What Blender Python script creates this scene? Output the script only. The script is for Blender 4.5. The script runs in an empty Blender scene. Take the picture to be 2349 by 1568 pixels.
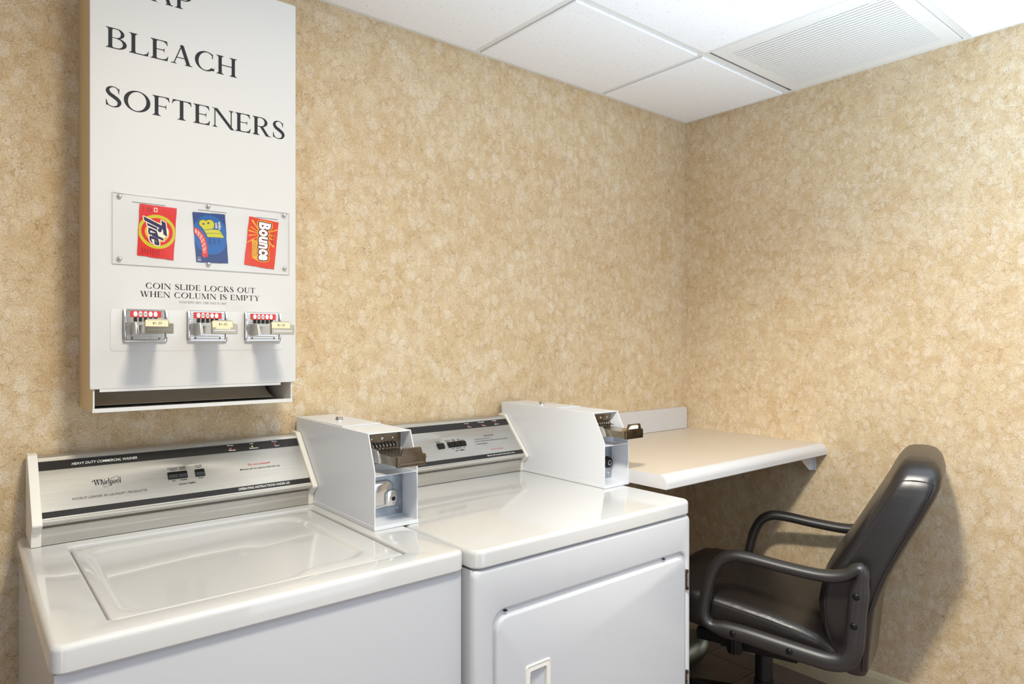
import bpy, bmesh, math, random
from mathutils import Vector, Matrix
R = math.radians
random.seed(7)
S = bpy.context.scene
COL = S.collection

# ------------------------------------------------------------------ camera, light, exposure
CAM = (-2.534, -1.852, 1.2783)
H = 2.261                                    # ceiling height
cd = bpy.data.cameras.new('camera')
cam = bpy.data.objects.new('camera', cd); COL.objects.link(cam)
cam.location = CAM
cam.rotation_euler = (R(90), 0, -0.6892)     # level, turned from the back wall towards the corner
cd.sensor_width = 36; cd.lens = 1552 / 2349 * 36
cd.clip_start = 0.02; cd.clip_end = 50
S.camera = cam
S.view_settings.view_transform = 'Standard'
S.view_settings.look = 'None'
S.view_settings.exposure = 0.31
S.view_settings.gamma = 1
S.view_settings.use_curve_mapping = False
w = bpy.data.worlds.new('world'); S.world = w; w.use_nodes = True
w.node_tree.nodes['Background'].inputs[0].default_value = (.84, .93, 1.06, 1)
w.node_tree.nodes['Background'].inputs[1].default_value = 1.7

def area(name, loc, rot, sx, sy, power, col, spread=180):
    l = bpy.data.lights.new(name, 'AREA'); l.shape = 'RECTANGLE'; l.size = sx; l.size_y = sy
    l.energy = power; l.color = col; l.spread = R(spread)
    o = bpy.data.objects.new(name, l); COL.objects.link(o); o.location = loc; o.rotation_euler = rot
    return o
# warm ceiling lamp almost above the camera; added fill spot beside it turned to the corner; room left open for world fill on
# the left; added fill light turned up at the ceiling
area('ceiling_lamp', (-2.10, -1.42, H - .03), (0, 0, 0), .20, .20, 22, (1, .92, .74))
area('added_ceiling_fill', (-1.05, -1.90, .80), (R(180), 0, 0), .6, .6, 31, (.66, .84, 1), 125)
l = bpy.data.lights.new('added_spot_fill', 'SPOT'); l.energy = 92; l.color = (1, .96, .88); l.spot_size = R(68); l.spot_blend = .85; l.shadow_soft_size = .07
o = bpy.data.objects.new('added_spot_fill', l); COL.objects.link(o); o.location = (-2.10, -1.46, H - .06)
o.rotation_euler = (Vector((-.05, -1.05, .30)) - o.location).to_track_quat('-Z', 'Y').to_euler()

# ------------------------------------------------------------------ helpers
def srgb(r, g, b):
    f = lambda c: (c / 12.92 if c <= .04045 else ((c + .055) / 1.055) ** 2.4)
    return (f(r / 255), f(g / 255), f(b / 255), 1)

class N:
    """small wrapper for building node materials"""
    def __init__(s, name):
        s.m = bpy.data.materials.new(name); s.m.use_nodes = True
        s.t = s.m.node_tree; s.b = s.t.nodes['Principled BSDF']
    def node(s, typ, **kw):
        n = s.t.nodes.new(typ)
        for k, v in kw.items(): setattr(n, k, v)
        return n
    def link(s, a, b): s.t.links.new(a, b)
    def math(s, op, a, b=None, clamp=False):
        n = s.node('ShaderNodeMath', operation=op, use_clamp=clamp)
        for i, v in enumerate((a, b)):
            if v is None: continue
            if isinstance(v, (int, float)): n.inputs[i].default_value = v
            else: s.link(v, n.inputs[i])
        return n.outputs[0]
    def mix(s, f, a, b, mode='MIX'):
        n = s.node('ShaderNodeMix', data_type='RGBA', blend_type=mode)
        for i, v in ((0, f), (6, a), (7, b)):
            if isinstance(v, (int, float)): n.inputs[i].default_value = v
            elif isinstance(v, tuple): n.inputs[i].default_value = v
            else: s.link(v, n.inputs[i])
        return n.outputs[2]
    def ramp(s, f, a, b):
        n = s.node('ShaderNodeMapRange', interpolation_type='SMOOTHSTEP')
        s.link(f, n.inputs[0]); n.inputs[1].default_value = a; n.inputs[2].default_value = b
        return n.outputs[0]
    def noise(s, vec, scale, detail=3, rough=.55):
        n = s.node('ShaderNodeTexNoise'); n.inputs['Scale'].default_value = scale
        n.inputs['Detail'].default_value = detail; n.inputs['Roughness'].default_value = rough
        if vec is not None: s.link(vec, n.inputs['Vector'])
        return n
    def bump(s, h, strength, dist):
        n = s.node('ShaderNodeBump'); n.inputs['Strength'].default_value = strength
        n.inputs['Distance'].default_value = dist; s.link(h, n.inputs['Height'])
        s.link(n.outputs[0], s.b.inputs['Normal'])
    def coord(s, out='Object'): return s.node('ShaderNodeTexCoord').outputs[out]
    def mapping(s, vec, sc):
        n = s.node('ShaderNodeMapping'); n.inputs['Scale'].default_value = sc
        s.link(vec, n.inputs['Vector']); return n.outputs[0]

def mat(name, col, rough=.5, metal=0., coat=0., spec=.5, bump=None, var=None):
    n = N(name); b = n.b
    b.inputs['Base Color'].default_value = col; b.inputs['Roughness'].default_value = rough
    b.inputs['Metallic'].default_value = metal; b.inputs['Coat Weight'].default_value = coat
    b.inputs['Coat Roughness'].default_value = .03
    b.inputs['Specular IOR Level'].default_value = spec
    if bump:
        nn = n.noise(n.coord(), bump[0], 3); n.bump(nn.outputs[0], bump[1], bump[2])
    if var:
        nn = n.noise(n.coord(), var[0], 4)
        n.link(n.mix(n.ramp(nn.outputs[0], .3, .7), col, var[1]), b.inputs['Base Color'])
    return n.m

def wallpaper():
    n = N('wallpaper'); co = n.coord()
    wn = n.noise(co, 15, 5, .62)
    off = n.node('ShaderNodeVectorMath', operation='MULTIPLY_ADD')
    n.link(wn.outputs['Color'], off.inputs[0]); off.inputs[1].default_value = (.075,) * 3; n.link(co, off.inputs[2])
    v = n.mapping(off.outputs[0], (1, 1, .72))
    def vor(scale, feature, vec):
        q = n.node('ShaderNodeTexVoronoi', feature=feature); q.inputs['Scale'].default_value = scale
        n.link(vec, q.inputs['Vector']); return q
    e1 = vor(30, 'DISTANCE_TO_EDGE', v); e2 = vor(70, 'DISTANCE_TO_EDGE', v); e3 = vor(135, 'DISTANCE_TO_EDGE', v)
    inv = lambda e, w_: n.math('SUBTRACT', 1., n.ramp(e.outputs[0], .0, w_))
    msk = n.ramp(n.noise(co, 19, 3).outputs[0], .36, .58)
    msk2 = n.ramp(n.noise(co, 27, 2).outputs[0], .34, .58)
    veins = n.math('MULTIPLY', inv(e1, .028), msk); fine = n.math('MULTIPLY', inv(e2, .055), msk2)
    web = n.math('MULTIPLY', inv(e3, .10), n.ramp(n.noise(co, 40, 2).outputs[0], .34, .60))
    # pale flakes of several sizes with crisp irregular outlines
    wn2 = n.noise(co, 42, 3, .6)
    off2 = n.node('ShaderNodeVectorMath', operation='MULTIPLY_ADD')
    n.link(wn2.outputs['Color'], off2.inputs[0]); off2.inputs[1].default_value = (.030,) * 3; n.link(co, off2.inputs[2])
    v3 = n.mapping(off2.outputs[0], (1, 1, .66))
    def flakes(scale, lo, hi, edge):
        cell = vor(scale, 'F1', v3)
        sep = n.node('ShaderNodeSeparateColor'); n.link(cell.outputs['Color'], sep.inputs[0])
        return n.math('MULTIPLY', n.ramp(sep.outputs[0], lo, hi), n.math('SUBTRACT', 1., n.ramp(cell.outputs['Distance'], edge, edge + .16)))
    light = n.math('MAXIMUM', flakes(30, .42, .95, .36), n.math('MULTIPLY', flakes(56, .40, .95, .38), .85))
    big = n.noise(co, 5, 5)
    base = n.mix(n.ramp(big.outputs[0], .35, .65), srgb(227, 204, 167), srgb(233, 214, 182))
    mid = n.noise(off.outputs[0], 22, 5, .68)
    base = n.mix(n.ramp(mid.outputs[0], .38, .60), n.mix(.48, base, srgb(205, 174, 130)), base)
    c = n.mix(n.math('MULTIPLY', light, .52), base, srgb(243, 232, 214))
    c = n.mix(n.math('MULTIPLY', web, .20), c, srgb(160, 124, 80))
    c = n.mix(n.math('MULTIPLY', fine, .34), c, srgb(160, 123, 78))
    c = n.mix(n.math('MULTIPLY', veins, .46), c, srgb(146, 106, 60))
    gr = n.noise(co, 330, 3, .8)
    g = n.mix(n.ramp(gr.outputs[0], .36, .62), srgb(178, 164, 144), srgb(255, 254, 252))
    c = n.mix(.45, c, g, 'MULTIPLY')
    n.link(c, n.b.inputs['Base Color']); n.b.inputs['Roughness'].default_value = .62
    n.b.inputs['Specular IOR Level'].default_value = .25
    n.bump(gr.outputs[0], .10, .001)
    return n.m

def brushed(name, col, rough, stretch=(2, 260, 260)):
    n = N(name); b = n.b
    b.inputs['Metallic'].default_value = 1
    t = n.noise(n.mapping(n.coord(), stretch), 4, 4, .7)
    n.link(n.mix(n.ramp(t.outputs[0], .3, .7), tuple(c * .86 for c in col[:3]) + (1,), col), b.inputs['Base Color'])
    r = n.node('ShaderNodeMapRange'); n.link(t.outputs[0], r.inputs[0])
    r.inputs[3].default_value = rough - .06; r.inputs[4].default_value = rough + .08
    n.link(r.outputs[0], b.inputs['Roughness'])
    b.inputs['Anisotropic'].default_value = .4
    return n.m

def ceiling_mat():
    n = N('mineral_fibre'); co = n.coord()
    q = n.node('ShaderNodeTexVoronoi', feature='F1'); q.inputs['Scale'].default_value = 150
    wn = n.noise(co, 60, 2)
    off = n.node('ShaderNodeVectorMath', operation='MULTIPLY_ADD')
    n.link(wn.outputs['Color'], off.inputs[0]); off.inputs[1].default_value = (.012,) * 3; n.link(co, off.inputs[2])
    n.link(off.outputs[0], q.inputs['Vector'])
    sep = n.node('ShaderNodeSeparateColor'); n.link(q.outputs['Color'], sep.inputs[0])
    size = n.math('MULTIPLY', n.math('GREATER_THAN', sep.outputs[0], .40), n.math('MULTIPLY', sep.outputs[1], .27))
    pit = n.math('LESS_THAN', q.outputs['Distance'], size)
    n.link(n.mix(pit, srgb(244, 244, 246), srgb(204, 204, 206)), n.b.inputs['Base Color'])
    n.b.inputs['Roughness'].default_value = .9
    n.b.inputs['Specular IOR Level'].default_value = .1
    h = n.math('SUBTRACT', n.math('MULTIPLY', n.noise(co, 190, 3).outputs[0], .4), pit)
    n.bump(h, .35, .0012)
    return n.m

def seat_leather():
    n = N('creased_black_leather'); n.b.inputs['Base Color'].default_value = srgb(32, 27, 25); n.b.inputs['Roughness'].default_value = .36
    n.b.inputs['Specular IOR Level'].default_value = .6
    co = n.coord(); a = n.noise(n.mapping(co, (16, 4.5, 8)), 1.6, 4, .55); f = n.noise(co, 230, 3)
    n.bump(n.math('ADD', n.math('MULTIPLY', a.outputs[0], 5.0), n.math('MULTIPLY', f.outputs[0], .35)), .35, .002)
    return n.m

def floor_slab_mat():
    n = N('floor_grout_and_tile'); co = n.coord()
    q = n.node('ShaderNodeTexBrick'); q.offset = 0; q.squash = 1
    mp = n.node('ShaderNodeMapping'); mp.inputs['Location'].default_value = (.14, .2171, 0)
    n.link(co, mp.inputs[0]); n.link(mp.outputs[0], q.inputs['Vector'])
    q.inputs['Scale'].default_value = 1; q.inputs['Brick Width'].default_value = .2068
    q.inputs['Row Height'].default_value = .2068; q.inputs['Mortar Size'].default_value = .0025
    q.inputs['Color1'].default_value = q.inputs['Color2'].default_value = srgb(136, 118, 111)
    q.inputs['Mortar'].default_value = srgb(205, 192, 184)
    n.link(q.outputs[0], n.b.inputs['Base Color']); n.b.inputs['Roughness'].default_value = .4
    return n.m

M = dict(
    paper=wallpaper(),
    greywall=mat('grey_wall_paint', srgb(168, 170, 174), .6),
    enamel=mat('white_enamel', srgb(201, 202, 206), .26, coat=.25, bump=(260, .02, .0006)),
    enamel_top=mat('white_porcelain_enamel', srgb(205, 204, 203), .10, coat=.4),
    paint=mat('white_powder_paint', srgb(224, 226, 231), .34, coat=.15),
    whitesheet=mat('white_painted_sheet', srgb(216, 214, 212), .5, spec=.2),
    tan=mat('tan_bounce_tint', srgb(226, 198, 150), .45),  # white sheet with the warm wall bounce put into its colour
    cream_plastic=mat('cream_plastic', srgb(235, 231, 222), .4),
    steel=brushed('brushed_steel', srgb(208, 206, 202), .40),
    steel_dull=brushed('brushed_aluminium', srgb(216, 212, 203), .46),
    chrome=mat('chrome', srgb(215, 213, 210), .12, 1),
    chrome_brown_reflect=mat('brown_reflect_chrome', srgb(140, 127, 110), .2, 1, var=(40, srgb(114, 100, 82))),  # brown reflection of the dim room put into the chrome colour
    chrome_ribbed=mat('cast_chrome', srgb(190, 184, 172), .28, 1, bump=(420, .3, .001)),
    chrome_warm=mat('warm_chrome', srgb(164, 152, 130), .2, 1),
    chrome_tray=mat('dull_chrome', srgb(188, 180, 164), .26, 1, var=(50, srgb(166, 154, 134))),
    whitemetal=mat('satin_metal', srgb(214, 212, 208), .5, .6),
    galv=mat('galvanised_steel', srgb(178, 184, 190), .38, .9, var=(30, srgb(150, 158, 168))),
    grey_sheet=mat('grey_painted_sheet', srgb(205, 203, 196), .45),
    black_print=mat('black_print', srgb(24, 22, 22), .6, spec=.2),
    black_band=mat('black_band', srgb(38, 36, 36), .28),
    dark_print=mat('dark_print', srgb(44, 45, 51), .6, spec=.2),
    grey_print=mat('grey_print', srgb(92, 88, 84), .5),
    white_print=mat('white_print', srgb(240, 238, 232), .5),
    red_print=mat('red_print', srgb(205, 70, 58), .5),
    black_plastic=mat('black_plastic', srgb(18, 16, 16), .34, spec=.3),
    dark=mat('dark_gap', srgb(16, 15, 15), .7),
    lamp_red=mat('red_lens', srgb(196, 60, 46), .3),
    lamp_yellow=mat('yellow_lens', srgb(206, 190, 40), .3),
    laminate=mat('beige_laminate', srgb(214, 200, 182), .36, var=(700, srgb(206, 190, 170))),
    laminate_white=mat('white_laminate', srgb(208, 206, 205), .36),
    ceil=ceiling_mat(),
    tee=mat('white_grid_paint', srgb(226, 225, 222), .45),
    vent=mat('vent_white', srgb(232, 230, 227), .45),
    plenum=mat('plenum_grey', srgb(140, 140, 143), .8),
    tile=mat('dark_brown_tile', srgb(136, 118, 111), .38, var=(9, srgb(122, 105, 98)), bump=(60, .05, .001)),
    slab=floor_slab_mat(),
    vinyl=mat('cream_wood_base', srgb(222, 206, 170), .5, var=(14, srgb(208, 190, 150))),
    leather=mat('black_leather', srgb(34, 31, 31), .32, spec=.7, bump=(330, .16, .001)),
    leather_seat=seat_leather(),
    thread=mat('black_thread', srgb(48, 44, 43), .6),
    armplastic=mat('textured_black_plastic', srgb(40, 37, 36), .38, spec=.7, bump=(900, .25, .0006)),
    column=mat('black_column_paint', srgb(16, 15, 16), .35),
    label_red=mat('coin_label_red', srgb(206, 52, 56), .4),
    price=mat('cream_label', srgb(232, 216, 178), .5),
    tag_white=mat('paper_label', srgb(228, 228, 216), .6),
    pk_red=mat('packet_red', srgb(214, 38, 28), .5, spec=.2, var=(300, srgb(206, 32, 26))),
    pk_yellow=mat('packet_yellow', srgb(196, 186, 24), .5, spec=.2),
    pk_amber=mat('packet_amber', srgb(228, 166, 40), .5, spec=.2),
    pk_cream=mat('packet_cream', srgb(236, 226, 200), .5, spec=.2),
    pk_navy=mat('packet_navy', srgb(48, 42, 84), .5, spec=.2),
    pk_blue=mat('packet_blue', srgb(36, 50, 104), .5, spec=.2, var=(60, srgb(28, 62, 124))),
    pk_sky=mat('packet_bright_blue', srgb(0, 88, 160), .5, spec=.2),
    pk_lemon=mat('packet_lemon', srgb(196, 188, 8), .5, spec=.2),
    pk_orange=mat('packet_orange', srgb(216, 62, 10), .5, spec=.2, var=(80, srgb(208, 50, 14))),
    pk_maroon=mat('packet_maroon', srgb(100, 18, 40), .5, spec=.2),
    edge_grey=mat('acrylic_edge', srgb(214, 212, 208), .4),
    foil=mat('foil_duct', srgb(150, 148, 128), .32, .9),
)
def clear_plastic():
    n = N('clear_plastic'); t = n.t; t.nodes.remove(n.b)
    a = n.node('ShaderNodeBsdfTransparent'); a.inputs[0].default_value = (1, 1, 1, 1)
    g = n.node('ShaderNodeBsdfGlossy'); g.inputs['Roughness'].default_value = .12
    x = n.node('ShaderNodeMixShader'); x.inputs[0].default_value = .025
    n.link(a.outputs[0], x.inputs[1]); n.link(g.outputs[0], x.inputs[2])
    n.link(x.outputs[0], t.nodes['Material Output'].inputs[0]); return n.m
M['clear'] = clear_plastic()

# ---- objects
def thing(name, label, cat, loc=(0, 0, 0), rotz=0, group=None):
    o = bpy.data.objects.new(name, None); COL.objects.link(o)
    o.empty_display_size = .05
    o.location = loc; o.rotation_euler = (0, 0, rotz); o['label'] = label; o['category'] = cat
    if group: o['group'] = group
    return o

def base_of(o):
    """world location of the thing an object belongs to (vertices are written in room coordinates)"""
    while o.parent: o = o.parent
    return o.location.copy()

def put(name, bm, m, parent=None, bevel=0, seg=3, smooth=35, label=None, kind=None, local=False, ang=30):
    if bevel:
        es = [e for e in bm.edges if len(e.link_faces) == 2 and e.calc_face_angle(0) > R(ang)]
        bmesh.ops.bevel(bm, geom=es, offset=bevel, segments=seg, profile=.5, affect='EDGES', clamp_overlap=True)
    if parent is not None and not local:
        b = base_of(parent); bmesh.ops.translate(bm, vec=-b, verts=bm.verts)
    me = bpy.data.meshes.new(name); bm.to_mesh(me); bm.free()
    if isinstance(m, (list, tuple)):
        for q in m: me.materials.append(M[q])
    else: me.materials.append(M[m])
    if smooth:
        for p in me.polygons: p.use_smooth = True
        me.set_sharp_from_angle(angle=R(smooth))
    o = bpy.data.objects.new(name, me); COL.objects.link(o)
    if parent is not None: o.parent = parent
    if bevel:
        md = o.modifiers.new('weighted', 'WEIGHTED_NORMAL'); md.keep_sharp = True; md.weight = 60
    if label: o['label'] = label
    if kind: o['kind'] = kind
    return o

def copy_to(o, loc, parent=None):
    """a copy of a mesh object (sharing its mesh) and of its children"""
    c = o.copy(); COL.objects.link(c)
    if parent is not None: c.parent = parent
    c.location = loc
    for ch in list(o.children):
        d = ch.copy(); COL.objects.link(d); d.parent = c
    return c

def new(): return bmesh.new()
def box(bm, x0, x1, y0, y1, z0, z1):
    v = [bm.verts.new(p) for p in ((x0, y0, z0), (x1, y0, z0), (x1, y1, z0), (x0, y1, z0), (x0, y0, z1), (x1, y0, z1), (x1, y1, z1), (x0, y1, z1))]
    for f in ((3, 2, 1, 0), (4, 5, 6, 7), (0, 1, 5, 4), (1, 2, 6, 5), (2, 3, 7, 6), (3, 0, 4, 7)): bm.faces.new([v[i] for i in f])
    return bm
def fixn(bm): bmesh.ops.recalc_face_normals(bm, faces=bm.faces); return bm
def prism(bm, poly, axis, a0, a1):
    """polygon extruded along an axis: x -> (y,z), y -> (x,z), z -> (x,y)"""
    def P(p, a): return {'x': (a, p[0], p[1]), 'y': (p[0], a, p[1]), 'z': (p[0], p[1], a)}[axis]
    A = [bm.verts.new(P(p, a0)) for p in poly]; B = [bm.verts.new(P(p, a1)) for p in poly]
    fs = [bm.faces.new(A), bm.faces.new(B[::-1])]
    n = len(poly)
    for i in range(n): fs.append(bm.faces.new((A[i], B[i], B[(i + 1) % n], A[(i + 1) % n])))
    bmesh.ops.recalc_face_normals(bm, faces=fs)
    return bm
def loft(bm, rings, cap0=True, cap1=True, closed=True):
    L = [[bm.verts.new(p) for p in r] for r in rings]; fs = []
    for a, b in zip(L, L[1:]):
        n = len(a)
        for i in range(n if closed else n - 1):
            j = (i + 1) % n
            try: fs.append(bm.faces.new((a[i], a[j], b[j], b[i])))
            except ValueError: pass
    if cap0: fs.append(bm.faces.new(L[0][::-1]))
    if cap1: fs.append(bm.faces.new(L[-1]))
    return L
def rr(x0, x1, y0, y1, r, k=6):
    """rounded rectangle outline, counter-clockwise, 4(k+1) points"""
    r = max(1e-5, min(r, (x1 - x0) / 2 - 1e-5, (y1 - y0) / 2 - 1e-5)); P = []
    for cx, cy, a in ((x1 - r, y0 + r, -90), (x1 - r, y1 - r, 0), (x0 + r, y1 - r, 90), (x0 + r, y0 + r, 180)):
        for i in range(k + 1):
            t = R(a + 90 * i / k); P.append((cx + r * math.cos(t), cy + r * math.sin(t)))
    return P
def plate(bm, x0, x1, z0, z1, r, yb, yf, fil=0, k=5, hole=None, steps=3):
    """rounded plate standing in an x-z plane from yb (back) to yf (front, smaller y), with filleted front edge; hole = list of
    (x0,x1,z0,z1,r,y) rings going inwards from the front face, the last one capped"""
    rings = []
    def ring(ins, y, X=(x0, x1, z0, z1, r)):
        return [(p[0], y, p[1]) for p in rr(X[0] + ins, X[1] - ins, X[2] + ins, X[3] - ins, max(X[4] - ins, 1e-4), k)]
    rings.append(ring(0, yb))
    if fil:
        for i in range(steps + 1):
            t = R(90 * i / steps); rings.append(ring(fil * (1 - math.cos(t)), yf + fil * (1 - math.sin(t))))
    else: rings.append(ring(0, yf))
    if hole:
        for h in hole: rings.append(ring(0, h[5], h[:5]))
    loft(bm, rings); fixn(bm); return bm
def frame_path(pts, closed):
    n = len(pts); T = []
    for i in range(n):
        a = pts[(i - 1) % n] if (closed or i > 0) else pts[i]
        b = pts[(i + 1) % n] if (closed or i < n - 1) else pts[i]
        T.append((Vector(b) - Vector(a)).normalized())
    return T
def tube(bm, pts, r, seg=10, closed=False, up=None, flat=1., caps=True):
    """swept tube; r a number or a list; up fixes the section's first axis, flat scales along it"""
    T = frame_path(pts, closed); rings = []; u = Vector(up) if up is not None else None
    for i, p in enumerate(pts):
        t = T[i]
        if up is None:
            if u is None: u = t.orthogonal().normalized()
            u = (u - t * u.dot(t)).normalized(); a = u
        else: a = (Vector(up) - t * Vector(up).dot(t)).normalized()
        b = t.cross(a); q = r[i] if isinstance(r, (list, tuple)) else r
        fa, fb = (q, q) if not isinstance(q, tuple) else q
        rings.append([tuple(Vector(p) + a * fa * flat * math.cos(2 * math.pi * k / seg) + b * fb * math.sin(2 * math.pi * k / seg)) for k in range(seg)])
    if closed: rings.append(rings[0])
    L = loft(bm, rings, caps and not closed, caps and not closed)
    if closed: bmesh.ops.remove_doubles(bm, verts=bm.verts, dist=1e-6)
    fixn(bm); return bm
def cyl(bm, c, axis, r0, r1, L, seg=20, dome=0):
    """cylinder / cone from point c along a direction, optionally domed at the far end"""
    d = Vector(axis).normalized(); a = d.orthogonal().normalized(); b = d.cross(a)
    prof = [(0, r0), (L, r1)]
    if dome:
        prof = [(0, r0), (L - dome, r1)] + [(L - dome + dome * math.sin(R(t)), r1 * math.cos(R(t))) for t in (25, 50, 72)]
    rings = [[tuple(Vector(c) + d * h + a * q * math.cos(2 * math.pi * k / seg) + b * q * math.sin(2 * math.pi * k / seg)) for k in range(seg)] for h, q in prof]
    loft(bm, rings); fixn(bm); return bm
def crom(P, n=6, closed=False):
    """Catmull-Rom through points"""
    P = [Vector(p) for p in P]; out = []; m = len(P)
    rng = range(m if closed else m - 1)
    for i in rng:
        g = (lambda k: P[k % m]) if closed else (lambda k: P[min(max(k, 0), m - 1)])
        p0, p1, p2, p3 = g(i - 1), g(i), g(i + 1), g(i + 2)
        for k in range(n):
            t = k / n
            out.append(.5 * ((2 * p1) + (p2 - p0) * t + (2 * p0 - 5 * p1 + 4 * p2 - p3) * t * t + (3 * p1 - p0 - 3 * p2 + p3) * t ** 3))
    if not closed: out.append(P[-1])
    return out
def interp(tab, z):
    if z <= tab[0][0]: return tab[0][1:]
    for a, b in zip(tab, tab[1:]):
        if z <= b[0]:
            t = (z - a[0]) / (b[0] - a[0]); return tuple(p + (q - p) * t for p, q in zip(a[1:], b[1:]))
    return tab[-1][1:]

NS = Vector((0, -.743, .669))
# ---- lettering: polygons in (u,v), laid onto a surface by a frame
_txt = {}
def sans(s, shear=0., offset=0., spacing=1.):
    key = (s, shear, offset, spacing)
    if key in _txt: return _txt[key]
    c = bpy.data.curves.new('letters', 'FONT'); c.body = s; c.size = 1; c.shear = shear; c.offset = offset
    c.space_character = spacing; c.resolution_u = 3
    o = bpy.data.objects.new('letters', c); COL.objects.link(o)
    dg = bpy.context.evaluated_depsgraph_get(); dg.update()
    me = o.evaluated_get(dg).to_mesh()
    polys = [[(me.vertices[i].co.x, me.vertices[i].co.y) for i in p.vertices] for p in me.polygons]
    o.evaluated_get(dg).to_mesh_clear(); bpy.data.objects.remove(o); bpy.data.curves.remove(c)
    _txt[key] = polys; return polys

def stem(x, w, y0=0., y1=1., sb=1, st=1, s=.105):
    P = []
    P += [(x - s, y0), (x + w + s, y0), (x + w + s, y0 + .022), (x + w + .035, y0 + .045), (x + w, y0 + .11)] if sb else [(x, y0), (x + w, y0)]
    P += [(x + w, y1 - .11), (x + w + .035, y1 - .045), (x + w + s, y1 - .022), (x + w + s, y1), (x - s, y1), (x - s, y1 - .022), (x - .035, y1 - .045), (x, y1 - .11)] if st else [(x + w, y1), (x, y1)]
    if sb: P += [(x, y0 + .11), (x - .035, y0 + .045), (x - s, y0 + .022)]
    return P
def ring_g(cx, cy, rx, ry, tx, ty, a0=0, a1=360, n=28, tilt=0):
    out = []
    def pt(a, f):
        a = R(a)
        if f: return (cx + rx * math.cos(a), cy + ry * math.sin(a))
        b = a + R(tilt); x, y = (rx - tx) * math.cos(b), (ry - ty) * math.sin(b)
        c, s = math.cos(-R(tilt)), math.sin(-R(tilt)); k = ry / rx
        return (cx + x * c - y * s, cy + x * s + y * c)
    for i in range(n):
        p, q = a0 + (a1 - a0) * i / n, a0 + (a1 - a0) * (i + 1) / n
        out.append([pt(p, 0), pt(p, 1), pt(q, 1), pt(q, 0)])
    return out
def armT(x0, x1, y=1., t=.04, d=.22): return [(x0, y), (x1, y), (x1 + .03, y - d), (x1 + .005, y - d), (x1 - .04, y - t - .07), (x1 - .17, y - t), (x0, y - t)]
def armB(x0, x1, t=.045, d=.24): return [(x0, 0), (x1, 0), (x1 + .04, d), (x1 + .015, d), (x1 - .05, t + .07), (x1 - .2, t), (x0, t)]
def armM(x0, x1, y=.52, t=.04): return [(x0, y - t / 2), (x1 - .07, y - t / 2), (x1 - .022, y - .05), (x1 - .012, y - .13), (x1, y - .13), (x1, y + .12), (x1 - .012, y + .12), (x1 - .022, y + .05), (x1 - .07, y + t / 2), (x0, y + t / 2)]
def diag(x0, y0, x1, y1, w): return [(x0, y0), (x0 + w, y0), (x1 + w, y1), (x1, y1)]
def foot(x, w, y=0., s=.09, up=1):
    return [(x - s, y), (x + w + s, y), (x + w + s, y + .022 * up), (x + w + .03, y + .05 * up), (x - .03, y + .05 * up), (x - s, y + .022 * up)]
def stroke(P, W, n=6):
    Q = crom([(p[0], p[1], w) for p, w in zip(P, W)], n); L = []; Rr = []
    for i, q in enumerate(Q):
        a, b = Q[max(i - 1, 0)], Q[min(i + 1, len(Q) - 1)]
        d = Vector((b[0] - a[0], b[1] - a[1])).normalized()
        L.append((q[0] - d.y * q[2] / 2, q[1] + d.x * q[2] / 2)); Rr.append((q[0] + d.y * q[2] / 2, q[1] - d.x * q[2] / 2))
    return [[L[i], Rr[i], Rr[i + 1], L[i + 1]] for i in range(len(Q) - 1)]
W_ = .165
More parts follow.
